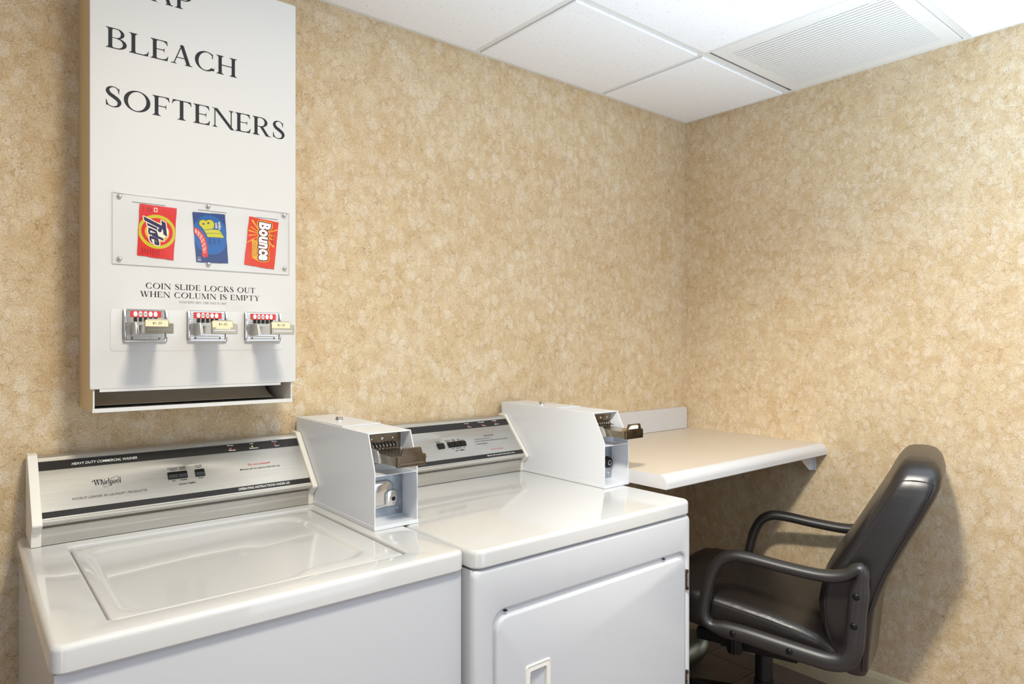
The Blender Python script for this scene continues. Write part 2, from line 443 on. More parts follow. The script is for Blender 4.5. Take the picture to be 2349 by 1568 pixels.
def glyph(c):
    if c == 'I': return [stem(.105, W_)], .375
    if c == 'L': return [stem(.105, W_), armB(.2, .82)], .88
    if c == 'E': return [stem(.105, W_), armT(.2, .74), armM(.2, .62), armB(.2, .76)], .84
    if c == 'F': return [stem(.105, W_), armT(.2, .74), armM(.2, .62, .5)], .80
    if c == 'T': return [stem(.385, W_, st=0), armT(.44, .90), [(.96 - p[0], p[1]) for p in armT(.44, .90)][::-1]], .96
    if c == 'H': return [stem(.105, W_), stem(.77, W_), [(.25, .485), (.80, .485), (.80, .53), (.25, .53)]], 1.04
    if c == 'B':
        return [stem(.105, W_)] + ring_g(.46, .755, .32, .245, .15, .04, -90, 90, 14) + ring_g(.48, .27, .40, .27, .165, .045, -90, 90, 14) + \
            [[(.2, 1), (.46, 1), (.46, .96), (.2, .96)], [(.2, .51), (.48, .51), (.48, .54), (.2, .54)], [(.2, 0), (.48, 0), (.48, .045), (.2, .045)]], .92
    if c == 'P':
        return [stem(.105, W_)] + ring_g(.44, .72, .36, .28, .155, .04, -90, 90, 14) + [[(.2, 1), (.44, 1), (.44, .96), (.2, .96)], [(.2, .44), (.44, .44), (.44, .48), (.2, .48)]], .84
    if c == 'R':
        return [stem(.105, W_)] + ring_g(.44, .735, .36, .265, .155, .04, -90, 90, 14) + [[(.2, 1), (.44, 1), (.44, .96), (.2, .96)], [(.2, .47), (.44, .47), (.44, .51), (.2, .51)],
            [(.38, .49), (.56, .49), (.80, .13), (.88, .045), (1.0, .02), (1.0, 0), (.72, 0)]], .98
    if c == 'D':
        return [stem(.105, W_)] + ring_g(.42, .5, .60, .5, .17, .04, -90, 90, 18) + [[(.2, 1), (.42, 1), (.42, .96), (.2, .96)], [(.2, 0), (.42, 0), (.42, .04), (.2, .04)]], 1.06
    if c == 'O': return ring_g(.60, .5, .57, .52, .18, .042, 0, 360, 36, 14), 1.2
    if c in 'CG':
        g = ring_g(.57, .5, .54, .52, .18, .042, 48, 318, 30, 12) + [[(.86, .70), (.905, .70), (.905, .96), (.86, .84)], [(.93, .88 - .72), (.985, .27), (.96, .05), (.84, .06)]]
        if c == 'G': g += [stem(.80, W_ * .9, .06, .42, 0, 1, .1)]
        return g, 1.02
    if c == 'A':
        return [diag(.13, 0, .50, 1, .05), diag(.76, 0, .44, 1.0, .175), [(.47, 1), (.615, 1), (.53, 1.03)], [(.24, .32), (.78, .32), (.77, .36), (.26, .36)],
                foot(.12, .06, 0, .10), foot(.77, .155, 0, .10)], 1.06
    if c == 'V': return [diag(.50, 0, .14, 1, .175), diag(.58, 0, .90, 1, .05), foot(.15, .155, 1, .09, -1), foot(.90, .05, 1, .09, -1)], 1.06
    if c == 'N': return [stem(.12, .05, st=0, s=.1), diag(.92, -.02, .08, 1, .19), stem(.93, .05, 0, 1, 0, 1, .1), [(0, 1), (.2, 1), (.2, .97), (0, .978)]], 1.10
    if c == 'M': return [stem(.12, .045, st=0, s=.1), diag(.58, 0, .12, 1, .17), diag(.60, 0, 1.04, 1, .05), stem(1.04, W_), [(.02, 1), (.2, 1), (.2, .975), (.02, .978)]], 1.32
    if c == 'W': return [diag(.36, 0, .10, 1, .16), diag(.44, 0, .72, 1, .05), diag(.90, 0, .64, 1, .16), diag(.99, 0, 1.26, 1, .05), foot(.10, .15, 1, .08, -1), foot(.66, .13, 1, .08, -1), foot(1.26, .05, 1, .08, -1)], 1.40
    if c == 'U': return [stem(.105, W_, .28, 1, 0, 1), stem(.80, .05, .28, 1, 0, 1, .1)] + ring_g(.4775, .30, .3725, .32, .165, .05, 180, 300, 12) + ring_g(.4775, .30, .3725, .32, .05, .05, 300, 360, 6), .98
    if c == 'K': return [stem(.105, W_), diag(.26, .40, .70, 1, .05), [(.36, .56), (.50, .64), (.86, .10), (.96, .025), (.96, 0), (.70, 0)], foot(.70, .05, 1, .10, -1)], .94
    if c == 'Y': return [stem(.40, W_, 0, .5, 1, 0), diag(.40, .46, .12, 1, .165), diag(.50, .46, .82, 1, .05), foot(.13, .14, 1, .09, -1), foot(.82, .05, 1, .09, -1)], .98
    if c == 'S':
        return stroke([(.60, .80), (.52, .93), (.36, .985), (.19, .91), (.135, .765), (.22, .62), (.40, .50), (.56, .38), (.625, .235), (.54, .07), (.36, .015), (.19, .06), (.10, .17)],
                      [.05, .04, .04, .10, .155, .17, .175, .17, .155, .09, .04, .04, .05]) + [[(.585, .68), (.61, .68), (.62, .955), (.57, .88)], [(.06, .33), (.085, .33), (.15, .10), (.075, .03)]], .72
    if c == '.': return [[(.05, 0), (.17, 0), (.17, .12), (.05, .12)]], .24
    if c == ',': return [[(.05, .02), (.17, .02), (.17, .12), (.05, .12)], [(.1, .02), (.17, .02), (.08, -.14), (.05, -.12)]], .24
    # lower case of the machine maker's script
    if c == 'h': return [stem(.05, .14, 0, 1, 1, 0, .06), stem(.42, .14, 0, .45, 1, 0, .06)] + ring_g(.37, .42, .19, .22, .14, .05, 0, 150, 10), .68
    if c == 'i': return [stem(.06, .14, 0, .62, 1, 0, .06)] + ring_g(.13, .82, .085, .085, .084, .084, 0, 360, 12), .30
    if c == 'r': return [stem(.06, .14, 0, .62, 1, 0, .06)] + ring_g(.31, .44, .16, .18, .1, .06, 40, 150, 8), .48
    if c == 'l': return [stem(.06, .14, 0, 1.05, 1, 0, .06)], .30
    if c == 'p': return [stem(.06, .14, -.38, .62, 1, 0, .06)] + ring_g(.36, .31, .26, .33, .13, .05, -150, 150, 20), .66
    if c == 'o': return ring_g(.30, .31, .29, .33, .13, .05, 0, 360, 24), .64
    return [], .5
def serif(s, gap=.05, word=.5):
    out = []; x = 0
    for c in s:
        if c == ' ': x += word; continue
        if c.isdigit():
            g = sans(c); k = 1 / .73
            out += [[(x + p[0] * k * .85, p[1] * k) for p in q] for q in g]; x += .58 + gap; continue
        g, wd = glyph(c)
        out += [[(p[0] + x, p[1]) for p in q] for q in g]; x += wd + gap
    return out
def bounds(P):
    xs = [p[0] for q in P for p in q]; ys = [p[1] for q in P for p in q]
    return min(xs), max(xs), min(ys), max(ys)
def fit(P, u0, u1, v0, v1):
    """scale polygons into a box"""
    a, b, c, d = bounds(P)
    return [[(u0 + (p[0] - a) / (b - a) * (u1 - u0), v0 + (p[1] - c) / (d - c) * (v1 - v0)) for p in q] for q in P]
def lay(bm, P, fr):
    """lay polygons on a surface with the frame fr(u,v) -> point"""
    for k_, q in enumerate(P):
        q2 = []
        for p in q:
            if not q2 or (abs(p[0] - q2[-1][0]) + abs(p[1] - q2[-1][1])) > 1e-7: q2.append(p)
        if len(q2) > 2:
            pts = [Vector(fr(*p)) for p in q2]
            n_ = Vector((0, -1, 0)) if abs(pts[0].y - pts[1].y) + abs(pts[0].y - pts[-1].y) < 1e-7 else NS     # strokes that cross lie a hair apart
            bm.faces.new([bm.verts.new(p + n_ * (.000012 * (k_ % 9))) for p in pts])
    return bm
def ell(cx, cy, rx, ry, n=32): return [(cx + rx * math.cos(2 * math.pi * k / n), cy + ry * math.sin(2 * math.pi * k / n)) for k in range(n)]
def on_y(y): return lambda u, v: (u, y, v)          # a face standing in an x-z plane

# ------------------------------------------------------------------ room
def struct(name, bm, m, label=None, **kw):
    o = put(name, bm, m, None, smooth=0, **kw); o['kind'] = 'structure'
    if label: o['label'] = label
    return o
X0, Y0 = -3.6, -3.4
struct('wall_back', box(new(), X0, .1, 0, .1, 0, H + .1), 'paper')
struct('wall_right', box(new(), 0, .1, Y0, 0, 0, H + .1), 'paper')
struct('wall_left', box(new(), X0 - .1, X0, -2.3, .1, 0, H + .1), 'greywall')
# the wall behind the camera has an opening added at its right end to let world fill in
bm = new(); box(bm, X0, -1.40, Y0 - .1, Y0, 0, H + .1); box(bm, -.28, .1, Y0 - .1, Y0, 0, H + .1); box(bm, -1.40, -.28, Y0 - .1, Y0, 2.08, H + .1)
struct('wall_front', bm, 'greywall')
floor = struct('floor', box(new(), X0, .1, Y0 - .1, .1, -.1, -.004), 'slab')
P_ = .2068; t0 = None
for i in range(8):
    for j in range(-1, 11):
        x1 = -.14 - P_ * (i - 1) - .002; x0 = x1 - P_ + .004
        y1 = -.2171 - P_ * (j) - .002 + 0; y0 = y1 - P_ + .004
        x1c, y1c = min(x1, -.002), min(y1, -.002)
        if x1c - x0 < .02 or y1c - y0 < .02: continue
        full = (x1c == x1 and y1c == y1)
        if full and t0 is not None:
            c = t0.copy(); COL.objects.link(c); c.location = (x0 - t0['ox'], y0 - t0['oy'], 0); continue
        bm = box(new(), x0, x1c, y0, y1c, -.006, 0)
        o = put('floor_tile', bm, 'tile', None, bevel=.0012, seg=1, smooth=0); o.parent = floor
        if full: t0 = o; o['ox'] = x0; o['oy'] = y0
for c in floor.children:
    for k in ('ox', 'oy'):
        if k in c: del c[k]

def base_board(name, prof, axis, a0, a1): return struct(name, prism(new(), prof, axis, a0, a1), 'vinyl')
base_board('baseboard_right', [(0, 0), (-.013, 0), (-.013, .084), (-.009, .098), (-.003, .105), (0, .105)], 'y', Y0, -.0005)
base_board('baseboard_back', [(0, 0), (-.013, 0), (-.013, .084), (-.009, .098), (-.003, .105), (0, .105)], 'x', X0, -.0135)
# ceiling: slab above, tees, tegular tiles hanging a little below the tees
ceil = struct('ceiling', box(new(), X0, .1, Y0 - .1, .1, H + .10, H + .18), 'tee')
TX = [-.563 - .61 * k for k in range(6)]; TY = [-.487 - .615 * k for k in range(6)]
TX = [x for x in TX if x > X0]; TY = [y for y in TY if y > Y0]
tw = .012
def part_of(o, parent): o.parent = parent; return o
for y in TY:
    bm = box(new(), X0, -.001, y - tw, y + tw, H, H + .0025); box(bm, X0, -.001, y - .002, y + .002, H + .0025, H + .03)
    part_of(put('grid_tee', bm, 'tee', None, smooth=0), ceil)
xs = [0] + TX + [X0]; ys = [0] + TY + [Y0]
for i, x in enumerate(TX):
    for a, b in zip(ys, ys[1:]):
        lo, hi = b + (tw if b != Y0 else 0), a - (tw if a != 0 else 0.001)
        bm = box(new(), x - tw, x + tw, lo, hi, H, H + .0025)
        part_of(put('grid_cross_tee', bm, 'tee', None, smooth=0), ceil)
def tile(x0, x1, y0, y1):
    g = tw + .0015
    bm = new()
    rings = [[(p[0], p[1], z) for p in rr(x0 + ins, x1 - ins, y0 + ins, y1 - ins, .0008, 1)] for ins, z in ((g, H + .018), (g, H - .004), (g + .003, H - .007))]
    loft(bm, rings); fixn(bm)
    return part_of(put('ceiling_tile', bm, 'ceil', None, smooth=0), ceil)
for i, (xa, xb) in enumerate(zip(xs, xs[1:])):
    for j, (ya, yb) in enumerate(zip(ys, ys[1:])):
        if i == 0 and j == 1: continue                                   # the vent panel
        tile(xb - (tw if xb == X0 else 0), xa + (tw - .016 if xa == 0 else 0), yb - (tw if yb == Y0 else 0), ya + (tw - .016 if ya == 0 else 0))
struct('trim_1', prism(new(), [(0, H - .003), (-.016, H - .003), (-.016, H), (-.002, H), (-.002, H + .025), (0, H + .025)], 'x', X0, 0), 'tee')
struct('trim_2', prism(new(), [(0, H - .003), (-.016, H - .003), (-.016, H), (-.002, H), (-.002, H + .025), (0, H + .025)], 'y', Y0, -.016), 'tee')

# ceiling vent
v = thing('ceiling_vent', 'square white louvred return air vent set in the ceiling grid beside the right wall', 'vent', (-.29, -.80, H))
fx0, fx1, fy0, fy1 = -.553, -.018, -1.088, -.512
lx0, lx1, ly0, ly1 = -.507, -.060, -1.046, -.553
bm = new()
def rz(x0, x1, y0, y1, z): return [(p[0], p[1], z) for p in rr(x0, x1, y0, y1, .001, 1)]
loft(bm, [rz(lx0, lx1, ly0, ly1, H + .03), rz(fx0, fx1, fy0, fy1, H + .03), rz(fx0, fx1, fy0, fy1, H - .002), rz(fx0 + .002, fx1 - .002, fy0 + .002, fy1 - .002, H - .004),
          rz(lx0, lx1, ly0, ly1, H - .004), rz(lx0, lx1, ly0, ly1, H + .03)], False, False)
bmesh.ops.remove_doubles(bm, verts=bm.verts, dist=1e-6); fixn(bm)
put('vent_frame', bm, 'vent', v, smooth=0)
put('vent_backing', box(new(), lx0 - .01, lx1 + .01, ly0 - .01, ly1 + .01, H + .031, H + .036), 'plenum', v, smooth=0)
nl = 27; pl = (lx1 - lx0) / nl; first = None
for i in range(nl):
    xa = lx0 + pl * i
    if first is None:
        bm = new(); prism(bm, [(xa + .0022, H - .0030), (xa + .0035, H - .0046), (xa + pl - .0035, H - .0046), (xa + pl - .0022, H - .0030), (xa + pl - .0026, H - .0024), (xa + pl - .0037, H - .0038), (xa + .0037, H - .0038), (xa + .0026, H - .0024)], 'y', ly0, ly1)
        first = put('louver', bm, 'vent', v, smooth=0)
    else:
        c = first.copy(); COL.objects.link(c); c.location = (pl * i, 0, 0)
# two wider gaps beside the vent: the near tee strip
put('vent_clip', box(new(), -.500, -.488, -1.02, -1.0, H - .007, H - .004), 'vent', v, smooth=0)

# ------------------------------------------------------------------ generic coin slide (base plate, tray, handle)
def coin_slide(parent, cx, yb, z0, z1, hw, tray_hw, reach, ztray, slots, holder=None, sub=True, plain=False, tag=None, price=None, mats=('chrome_ribbed', 'chrome')):
    """parent is a part; every piece becomes its child.  cx centre, yb plane of the base, z0..z1 base plate, reach of the tray"""
    zt0, zt1 = ztray
    # sliding tray: floor, low side walls, ledge with coin slots
    yf = yb - reach
    bm = new(); prism(bm, [(yb - .004, zt0), (yf, zt0), (yf, zt1 - .005), (yf + .012, zt1 - .005), (yf + .018, zt1 - .0085), (yb - .004, zt1 - .006)], 'x', cx - tray_hw, cx + tray_hw)
    put('slide_tray', bm, mats[1], parent, bevel=.001, seg=2)
    # side cheeks next to the base
    bm = new(); prism(bm, [(yb - .002, zt0 - .004), (yb - .002, zt1), (yb - reach * .34, zt1 - .002), (yb - reach * .42, zt0 - .002)], 'x', cx - tray_hw - .0025, cx - tray_hw - .0003)
    put('slide_cheek', bm, 'whitemetal', parent, smooth=0)
    # handle: upright plate with a raised tab and a serrated line
    pw = tray_hw * 1.06
    h0, h1, h2 = zt0 - .001, zt1 - .003, zt1 + .013
    poly = [(cx - pw, h0), (cx + pw, h0), (cx + pw, h1), (cx + pw * .78, h1 + .001), (cx + pw * .66, h2), (cx - pw * .56, h2), (cx - pw * .74, h1 - .001), (cx - pw, h1 - .002)]
    if not plain: poly = [(cx - pw, h0), (cx + pw, h0), (cx + pw, h0 + .022), (cx + pw * .68, h0 + .0215), (cx + pw * .64, h0 + .0275), (cx + pw * .56, h0 + .0295), (cx - pw * .82, h0 + .0295), (cx - pw, h0 + .0245)]
    bm = new(); prism(bm, poly, 'y', yf - .006, yf + .004)
    put('handle', bm, 'chrome_brown_reflect' if plain else 'chrome_warm', parent, bevel=.0012, seg=2)
    bm = new(); m = 11
    for k in range(m):
        xa = cx - pw * .82 + k * pw * 1.64 / m
        lay(bm, [[(xa, h0 + .0075), (xa + pw * .075, h0 + .0092), (xa + pw * .15, h0 + .0075), (xa + pw * .15, h0 + .0069), (xa, h0 + .0069)]], on_y(yf - .0063))
    fixn(bm); put('serration', bm, 'chrome', parent, smooth=0, kind='stuff')
    # coin slots over the tray
    for s_ in slots:
        put('coin_slot', box(new(), s_ - .0022, s_ + .0022, yb - .0098, yb - .006, zt1 + .001, zt1 + .0105), 'dark', parent, smooth=0)
    return yf

# ------------------------------------------------------------------ washer and dryer
A0, B0 = Vector((0, -.158, .902)), Vector((0, -.050, 1.022)); DS = (B0 - A0).normalized(); NS = Vector((0, -DS.z, DS.y))
def on_slope(lift=.0006):
    lift += .0012
    return lambda u, s: tuple(Vector((u, 0, 0)) + A0 + DS * s + NS * lift)
def sbox(bm, u0, u1, s0, s1, d0, d1):
    """box on the sloping console face: d0..d1 above the face"""
    q = lambda u, s, d: tuple(Vector((u, 0, 0)) + A0 + DS * s + NS * (d + .0012))
    v_ = [bm.verts.new(q(u, s, d)) for d in (d0, d1) for u, s in ((u0, s0), (u1, s0), (u1, s1), (u0, s1))]
    for f in ((3, 2, 1, 0), (4, 5, 6, 7), (0, 1, 5, 4), (1, 2, 6, 5), (2, 3, 7, 6), (3, 0, 4, 7)): bm.faces.new([v_[i] for i in f])
    fixn(bm); return bm

ZT = .85
def deck_rings(x0, x1, y0, y1, zb, zt, r, fil):
    ring = lambda ins, z: [(p[0], p[1], z) for p in rr(x0 + ins, x1 - ins, y0 + ins, y1 - ins, max(r - ins, .002), 6)]
    out = [ring(.004, zb), ring(0, zb + .004)]
    for i in range(6):
        t = R(90 * i / 5); out.append(ring(fil * (1 - math.cos(t)), zt - fil * (1 - math.sin(t))))
    return out

def console(root, x0, x1, cap_l, cap_r):
    """sloping control console between x0 and x1"""
    prof = [(-.132, ZT + .002), (-.136, .888), (-.140, .893), (-.157, .8985), (-.1585, .9025), (-.155, .9065), (-.0505, 1.0225), (-.046, 1.0262), (-.022, 1.0275), (-.018, 1.024), (-.018, ZT + .002)]
    con = put('console', prism(new(), prof, 'x', x0, x1), 'steel', root, smooth=25)
    # rounded trim bead along the lower edge of the sloping face, bright strip along the top
    bm = new(); tube(bm, [(x0, -.1555, .9045), (x1, -.1555, .9045)], .0042, 10); put('trim_bead', bm, 'steel_dull', con)
    bm = new(); prism(bm, [(-.1405, .889), (-.1365, .8855), (-.1335, ZT + .0015), (-.1325, ZT + .0015), (-.130, .889)], 'x', x0, x1); put('kick_panel', bm, 'steel_dull', con, smooth=0)
    bm = sbox(new(), x0, x1, .1525, .1625, 0, .0022); put('top_strip', bm, 'steel_dull', con, bevel=.0008, seg=2)
    for s0, s1 in ((.1293, .1515), (.0120, .0262)):
        put('black_band', lay(new(), [[(x0, s0), (x1, s0), (x1, s1), (x0, s1)]], on_slope(.0003)), 'black_band', con, smooth=0)
    capp = [(-.136, ZT + .0005), (-.142, .880), (-.1655, .899), (-.1662, .904), (-.0525, 1.0295), (-.047, 1.0325), (-.022, 1.0335), (-.014, 1.030), (-.014, ZT + .0005)]
    for a, b in (cap_l, cap_r):
        bm = new(); prism(bm, capp, 'x', a, b); put('end_cap', bm, 'cream_plastic', root, bevel=.0016, seg=2)
    return con

def coin_box(root, x0, x1, yf, ytop, yrec, lock_kind):
    """painted steel coin box with an open front: slide above, money box below"""
    z1 = 1.0705; zs = .9735; yk = yf; th = .0028
    side = [(-.019, z1), (ytop, z1 - .003), (yk, .983), (yk, ZT + .001), (-.128, ZT + .001), (-.128, .885), (-.019, .955)]
    bm = new()
    prism(bm, side, 'x', x0, x0 + th); prism(bm, side, 'x', x1 - th, x1)
    prism(bm, [(-.019, z1), (ytop, z1 - .003), (ytop, z1 - .003 - th), (-.019, z1 - th)], 'x', x0 + th, x1 - th)
    box(bm, x0 + th, x1 - th, yk + .001, yrec, zs - .0015, zs + .0005)                   # shelf
    box(bm, x0 + th, x1 - th, yk + .0005, -.128, ZT + .001, ZT + .0075)                    # floor
    box(bm, x0 + th, x1 - th, yrec, yrec + .002, ZT + .0075, z1 - .004)                    # back plate
    box(bm, x0 + th, x1 - th, yrec - .010, yrec, zs + .0005, zs + .016)                    # lip behind the shelf
    cb = put('coin_box', bm, 'paint', root, bevel=.0006, seg=1, ang=60)
    bm = new(); box(bm, x0 - .0016, x0, yk - .0005, -.136, ZT + .0008, ZT + .0095); box(bm, x0 - .0016, x1 + .0004, yk - .0018, yk - .0003, ZT + .0008, ZT + .0095)
    put('base_flange', bm, 'paint', cb, bevel=.0004, seg=1)
    bm = new(); box(bm, x0 + .004, x1 - .004, -.30, -.024, z1 - .0015, z1 + .0006); put('lid_plate', bm, 'paint', cb, bevel=.0003, seg=1)
    bm = new(); cyl(bm, ((x0 + x1) / 2 + .002, -.165, z1), (0, 0, 1), .0105, .0085, .0085, 20); put('lid_lock', bm, 'chrome', cb)
    # slide: dark chrome plate with three screws, fingers, tray and handle
    cx = (x0 + x1) / 2
    put('slide_plate', box(new(), x0 + .0085, x1 - .0085, yrec - .004, yrec - .0005, 1.000, 1.0585), 'chrome_brown_reflect', cb, bevel=.0008, seg=1)
    for dx, rr_ in ((-.028, .0032), (0, .0042), (.028, .0032)):
        bm = new(); cyl(bm, (cx + dx - .002, yrec - .004, 1.0485), (0, -1, 0), rr_, rr_, .0026, 14, .0015); put('screw', bm, 'chrome', cb)
    for k in range(8):
        xa = cx - .033 + k * .0092
        bm = new(); prism(bm, [(yrec - .004, 1.0385), (yrec - .009, 1.0385), (yrec - .016, 1.030), (yrec - .028, 1.0285), (yrec - .028, 1.0268), (yrec - .004, 1.0268)], 'x', xa, xa + .0045)
        put('slide_finger', bm, 'chrome', cb, smooth=0)
    coin_slide(cb, cx, yrec - .002, 1.0, 1.058, .045, .0345, .130, (1.0005, 1.0285), [cx - .0287 + k * .0092 for k in range(7)], plain=True, mats=('chrome_brown_reflect', 'chrome_tray'))
    # money box behind the lower opening
    put('money_box_plate', box(new(), x0 + .004, x1 - .0045, yrec - .003, yrec - .0005, ZT + .012, zs - .003), 'galv', cb, smooth=0)
    if lock_kind == 'square':
        bm = new(); plate(bm, x0 + .003, x0 + .082, .882, .949, .018, yrec - .003, yrec - .013, .006); put('money_box', bm, 'chrome', cb)
        bm = new(); plate(bm, x0 + .056, x0 + .090, .884, .926, .012, yrec - .004, yrec - .019, .006); put('lock_boss', bm, 'chrome', cb)
        lc = (x0 + .0765, .9045)
    else:
        bm = new(); plate(bm, x0 + .003, x0 + .075, .880, .935, .012, yrec - .003, yrec - .008, .003); put('money_box', bm, 'galv', cb)
        bm = new(); cyl(bm, (x0 + .078, yrec - .003, .911), (0, -1, 0), .0185, .0165, .014, 28, .002); put('lock_boss', bm, 'black_plastic', cb)
        lc = (x0 + .078, .911)
    yl = yrec - (.0185 if lock_kind == 'square' else .016)
    bm = new(); cyl(bm, (lc[0], yl, lc[1]), (0, -1, 0), .0082, .0076, .003, 22); put('lock_ring', bm, 'chrome', cb)
    bm = new(); cyl(bm, (lc[0], yl - .003, lc[1]), (0, -1, 0), .0055, .005, .0006, 18); put('keyhole', bm, 'dark', cb)
    for z in (.8755, .9595):
        bm = new(); cyl(bm, (x1 - .0155, yrec - .003, z), (0, -1, 0), .0062, .0056, .0022, 18, .0012); put('carriage_bolt', bm, 'galv', cb)
    return cb

def switch(con, u0, u1, s0, s1, n):
    sw = put('rocker_switch', sbox(new(), u0, u1, s0, s1, .0002, .0022), 'dark', con, smooth=0)
    for k in range(n):
        a = u0 + (u1 - u0) * k / n + .001; b = u0 + (u1 - u0) * (k + 1) / n - .001
        bm = new(); q = lambda u, s, d: tuple(Vector((u, 0, 0)) + A0 + DS * s + NS * (d + .0012))
        mid = (s0 + s1) / 2 - .001
        L0 = [q(a, s0 + .001, .002), q(a, s0 + .001, .0035), q(a, mid, .0065), q(a, s1 - .001, .004), q(a, s1 - .001, .002)]
        L1 = [q(b, s0 + .001, .002), q(b, s0 + .001, .0035), q(b, mid, .0065), q(b, s1 - .001, .004), q(b, s1 - .001, .002)]
        loft(bm, [L0, L1]); fixn(bm)
        put('rocker', bm, 'black_plastic', con, smooth=0)

# ---- washing machine
wm = thing('washing_machine', 'white top-loading coin washer on the left, its lid closed, under the soap dispenser', 'washer', (-2.076, -.37, 0))
put('cabinet', box(new(), -2.4255, -1.7255, -.705, -.02, .001, .8075), 'enamel', wm, bevel=.008, seg=3)
ox0, ox1, oy0, oy1 = -2.351, -1.822, -.655, -.166
rings = deck_rings(-2.431, -1.7205, -.7155, -.02, .808, ZT, .020, .0095)
op = lambda ins, z: [(p[0], p[1], z) for p in rr(ox0 + ins, ox1 - ins, oy0 + ins, oy1 - ins, .016, 6)]
for i in range(4):
    t = R(90 * i / 3); rings.append(op(-.005 * (1 - math.sin(t)), ZT - .005 * (1 - math.cos(t))))
rings.append(op(0, ZT - .016))
bm = new(); loft(bm, rings); fixn(bm); put('top_deck', bm, 'enamel_top', wm)
def rrd(x0, x1, y0, y1, r, k=6, m=14):
    """rounded rectangle with m points along each straight side"""
    P = rr(x0, x1, y0, y1, r, k); out = []
    for i, p in enumerate(P):
        q = P[(i + 1) % len(P)]; c = m if i % (k + 1) == k else 1
        for t in range(c): out.append((p[0] + (q[0] - p[0]) * t / c, p[1] + (q[1] - p[1]) * t / c))
    return out
def sstep(t): t = min(1, max(0, t)); return t * t * (3 - 2 * t)
def lid_ring(ins, z):
    return [(p[0], p[1], z) for p in rrd(ox0 + .0035 + ins, ox1 - .0035 - ins, oy0 + .0035 + ins, oy1 - .003 - ins, max(.014 - ins, .004))]
def dish_ring(ins, z):
    # the front edge of the hollow steps back on the right, where the lid is gripped
    out = []
    for x, y in rrd(ox0 + .016 + ins, -1.872 - ins, oy0 + .015 + ins, oy1 - .034 - ins, .05):
        f = max(0, 1 - (y - oy0) / .16)
        out.append((x, y + .030 * sstep((x + 2.065) / .07) * min(1, f * 1.4), z))
    return out
rings = [lid_ring(0, ZT - .014)] + [lid_ring(.006 * (1 - math.cos(R(t))), ZT - .0035 - .006 * (1 - math.sin(R(t)))) for t in (0, 22, 45, 67, 90)]
for i in range(9):
    t = i / 8; rings.append(dish_ring(.022 * t, ZT - .0035 - .0075 * (.5 - .5 * math.cos(math.pi * t))))
bm = new(); loft(bm, rings); fixn(bm)
lid = put('lid', bm, 'enamel_top', wm)
con = console(wm, -2.394, -1.815, (-2.4125, -2.394), (-1.815, -1.8015))
T = lambda s, u0, u1, s0, s1, sh=0., of=0., sp=1.: fit(sans(s, sh, of, sp), u0, u1, s0, s1)
fr = on_slope(.0007)
bm = new()
for q in (T('HEAVY DUTY COMMERCIAL WASHER', -2.333, -2.203, .1364, .1432, .25, .012), T('OPERATING INSTRUCTIONS UNDER LID', -1.997, -1.869, .0158, .0222, .25, .014)): lay(bm, q, fr)
for s, a, b, s0 in (('Wash', -1.9985, -1.983, .1468), ('Rinse', -1.996, -1.980, .1325), ('Add', -1.942, -1.933, .1468), ('Softener', -1.945, -1.922, .1325), ('Final', -1.884, -1.871, .1468), ('Spin', -1.879, -1.867, .1325)):
    lay(bm, T(s, a, b, s0, s0 + .0042, 0, .014), fr)
put('white_lettering', bm, 'white_print', con, smooth=0)
bm = new()
for s, a, b, s0, h in (('REGULAR', -2.1445, -2.122, .0985, .0032), ('HEAVY', -2.139, -2.123, .0938, .0032), ('PERM', -2.118, -2.1055, .0985, .0032), ('PRESS', -2.118, -2.104, .0938, .0032), ('COLOR', -2.084, -2.067, .0985, .0032), ('FAST', -2.081, -2.068, .0938, .0032),
                       ('HOT', -2.138, -2.130, .0640, .0032), ('WARM', -2.121, -2.107, .0640, .0032), ('COLD', -2.081, -2.069, .0635, .0032), ('WASH TEMPS.', -2.126, -2.088, .0522, .0040)):
    lay(bm, T(s, a, b, s0, s0 + h, 0, .008), fr)
lay(bm, T('Machine will not operate when lid is up.', -1.981, -1.881, .0705, .0765, 0, .004), fr)
put('black_lettering', bm, 'black_print', con, smooth=0)
put('red_lettering', lay(new(), T('Do not overload!', -1.959, -1.904, .0836, .0896, 0, .004), fr), 'red_print', con, smooth=0)
bm = lay(new(), T('WORLD LEADER IN LAUNDRY PRODUCTS', -2.338, -2.194, .0475, .0528, .25, .002), fr)
put('grey_lettering', bm, 'grey_print', con, smooth=0)
# maker's name with its loop and the small crest
bm = new(); lay(bm, fit(serif('Whirlpool', .035), -2.2955, -2.2425, .0727, .0925), fr)
loop = [(-2.262 + .0185 * math.cos(t) * math.cos(.62) - .0062 * math.sin(t) * math.sin(.62), .0830 + .0185 * 1.05 * math.cos(t) * math.sin(.62) + .0062 * math.sin(t) * math.cos(.62)) for t in [2 * math.pi * k / 40 for k in range(41)]]
lay(bm, stroke(loop, [.0005] * len(loop), 1), fr)
arc = [(-2.2985 + .0205 * k / 10, .0885 + .0032 * math.sin(math.pi * k / 10)) for k in range(11)]
lay(bm, stroke(arc, [.0004] * 11, 1), fr); lay(bm, [[(-2.3, .0882), (-2.2965, .0898), (-2.2965, .0870)], [(-2.277, .0887), (-2.2805, .0902), (-2.2805, .0875)]], fr)
lay(bm, T('1900', -2.2925, -2.2845, .0882, .0904), fr)
put('maker_mark', bm, 'dark_print', con, smooth=0)
switch(con, -2.146, -2.1035, .0704, .0888, 2); switch(con, -2.086, -2.0645, .0696, .0886, 1)
for u, m_ in ((-1.9915, 'lamp_red'), (-1.937, 'lamp_yellow'), (-1.878, 'lamp_red')):
    bm = new(); c = Vector((u, 0, 0)) + A0 + DS * .1405; cyl(bm, tuple(c), tuple(NS), .0030, .0028, .0022, 14, .001); put('indicator_light', bm, m_, con)
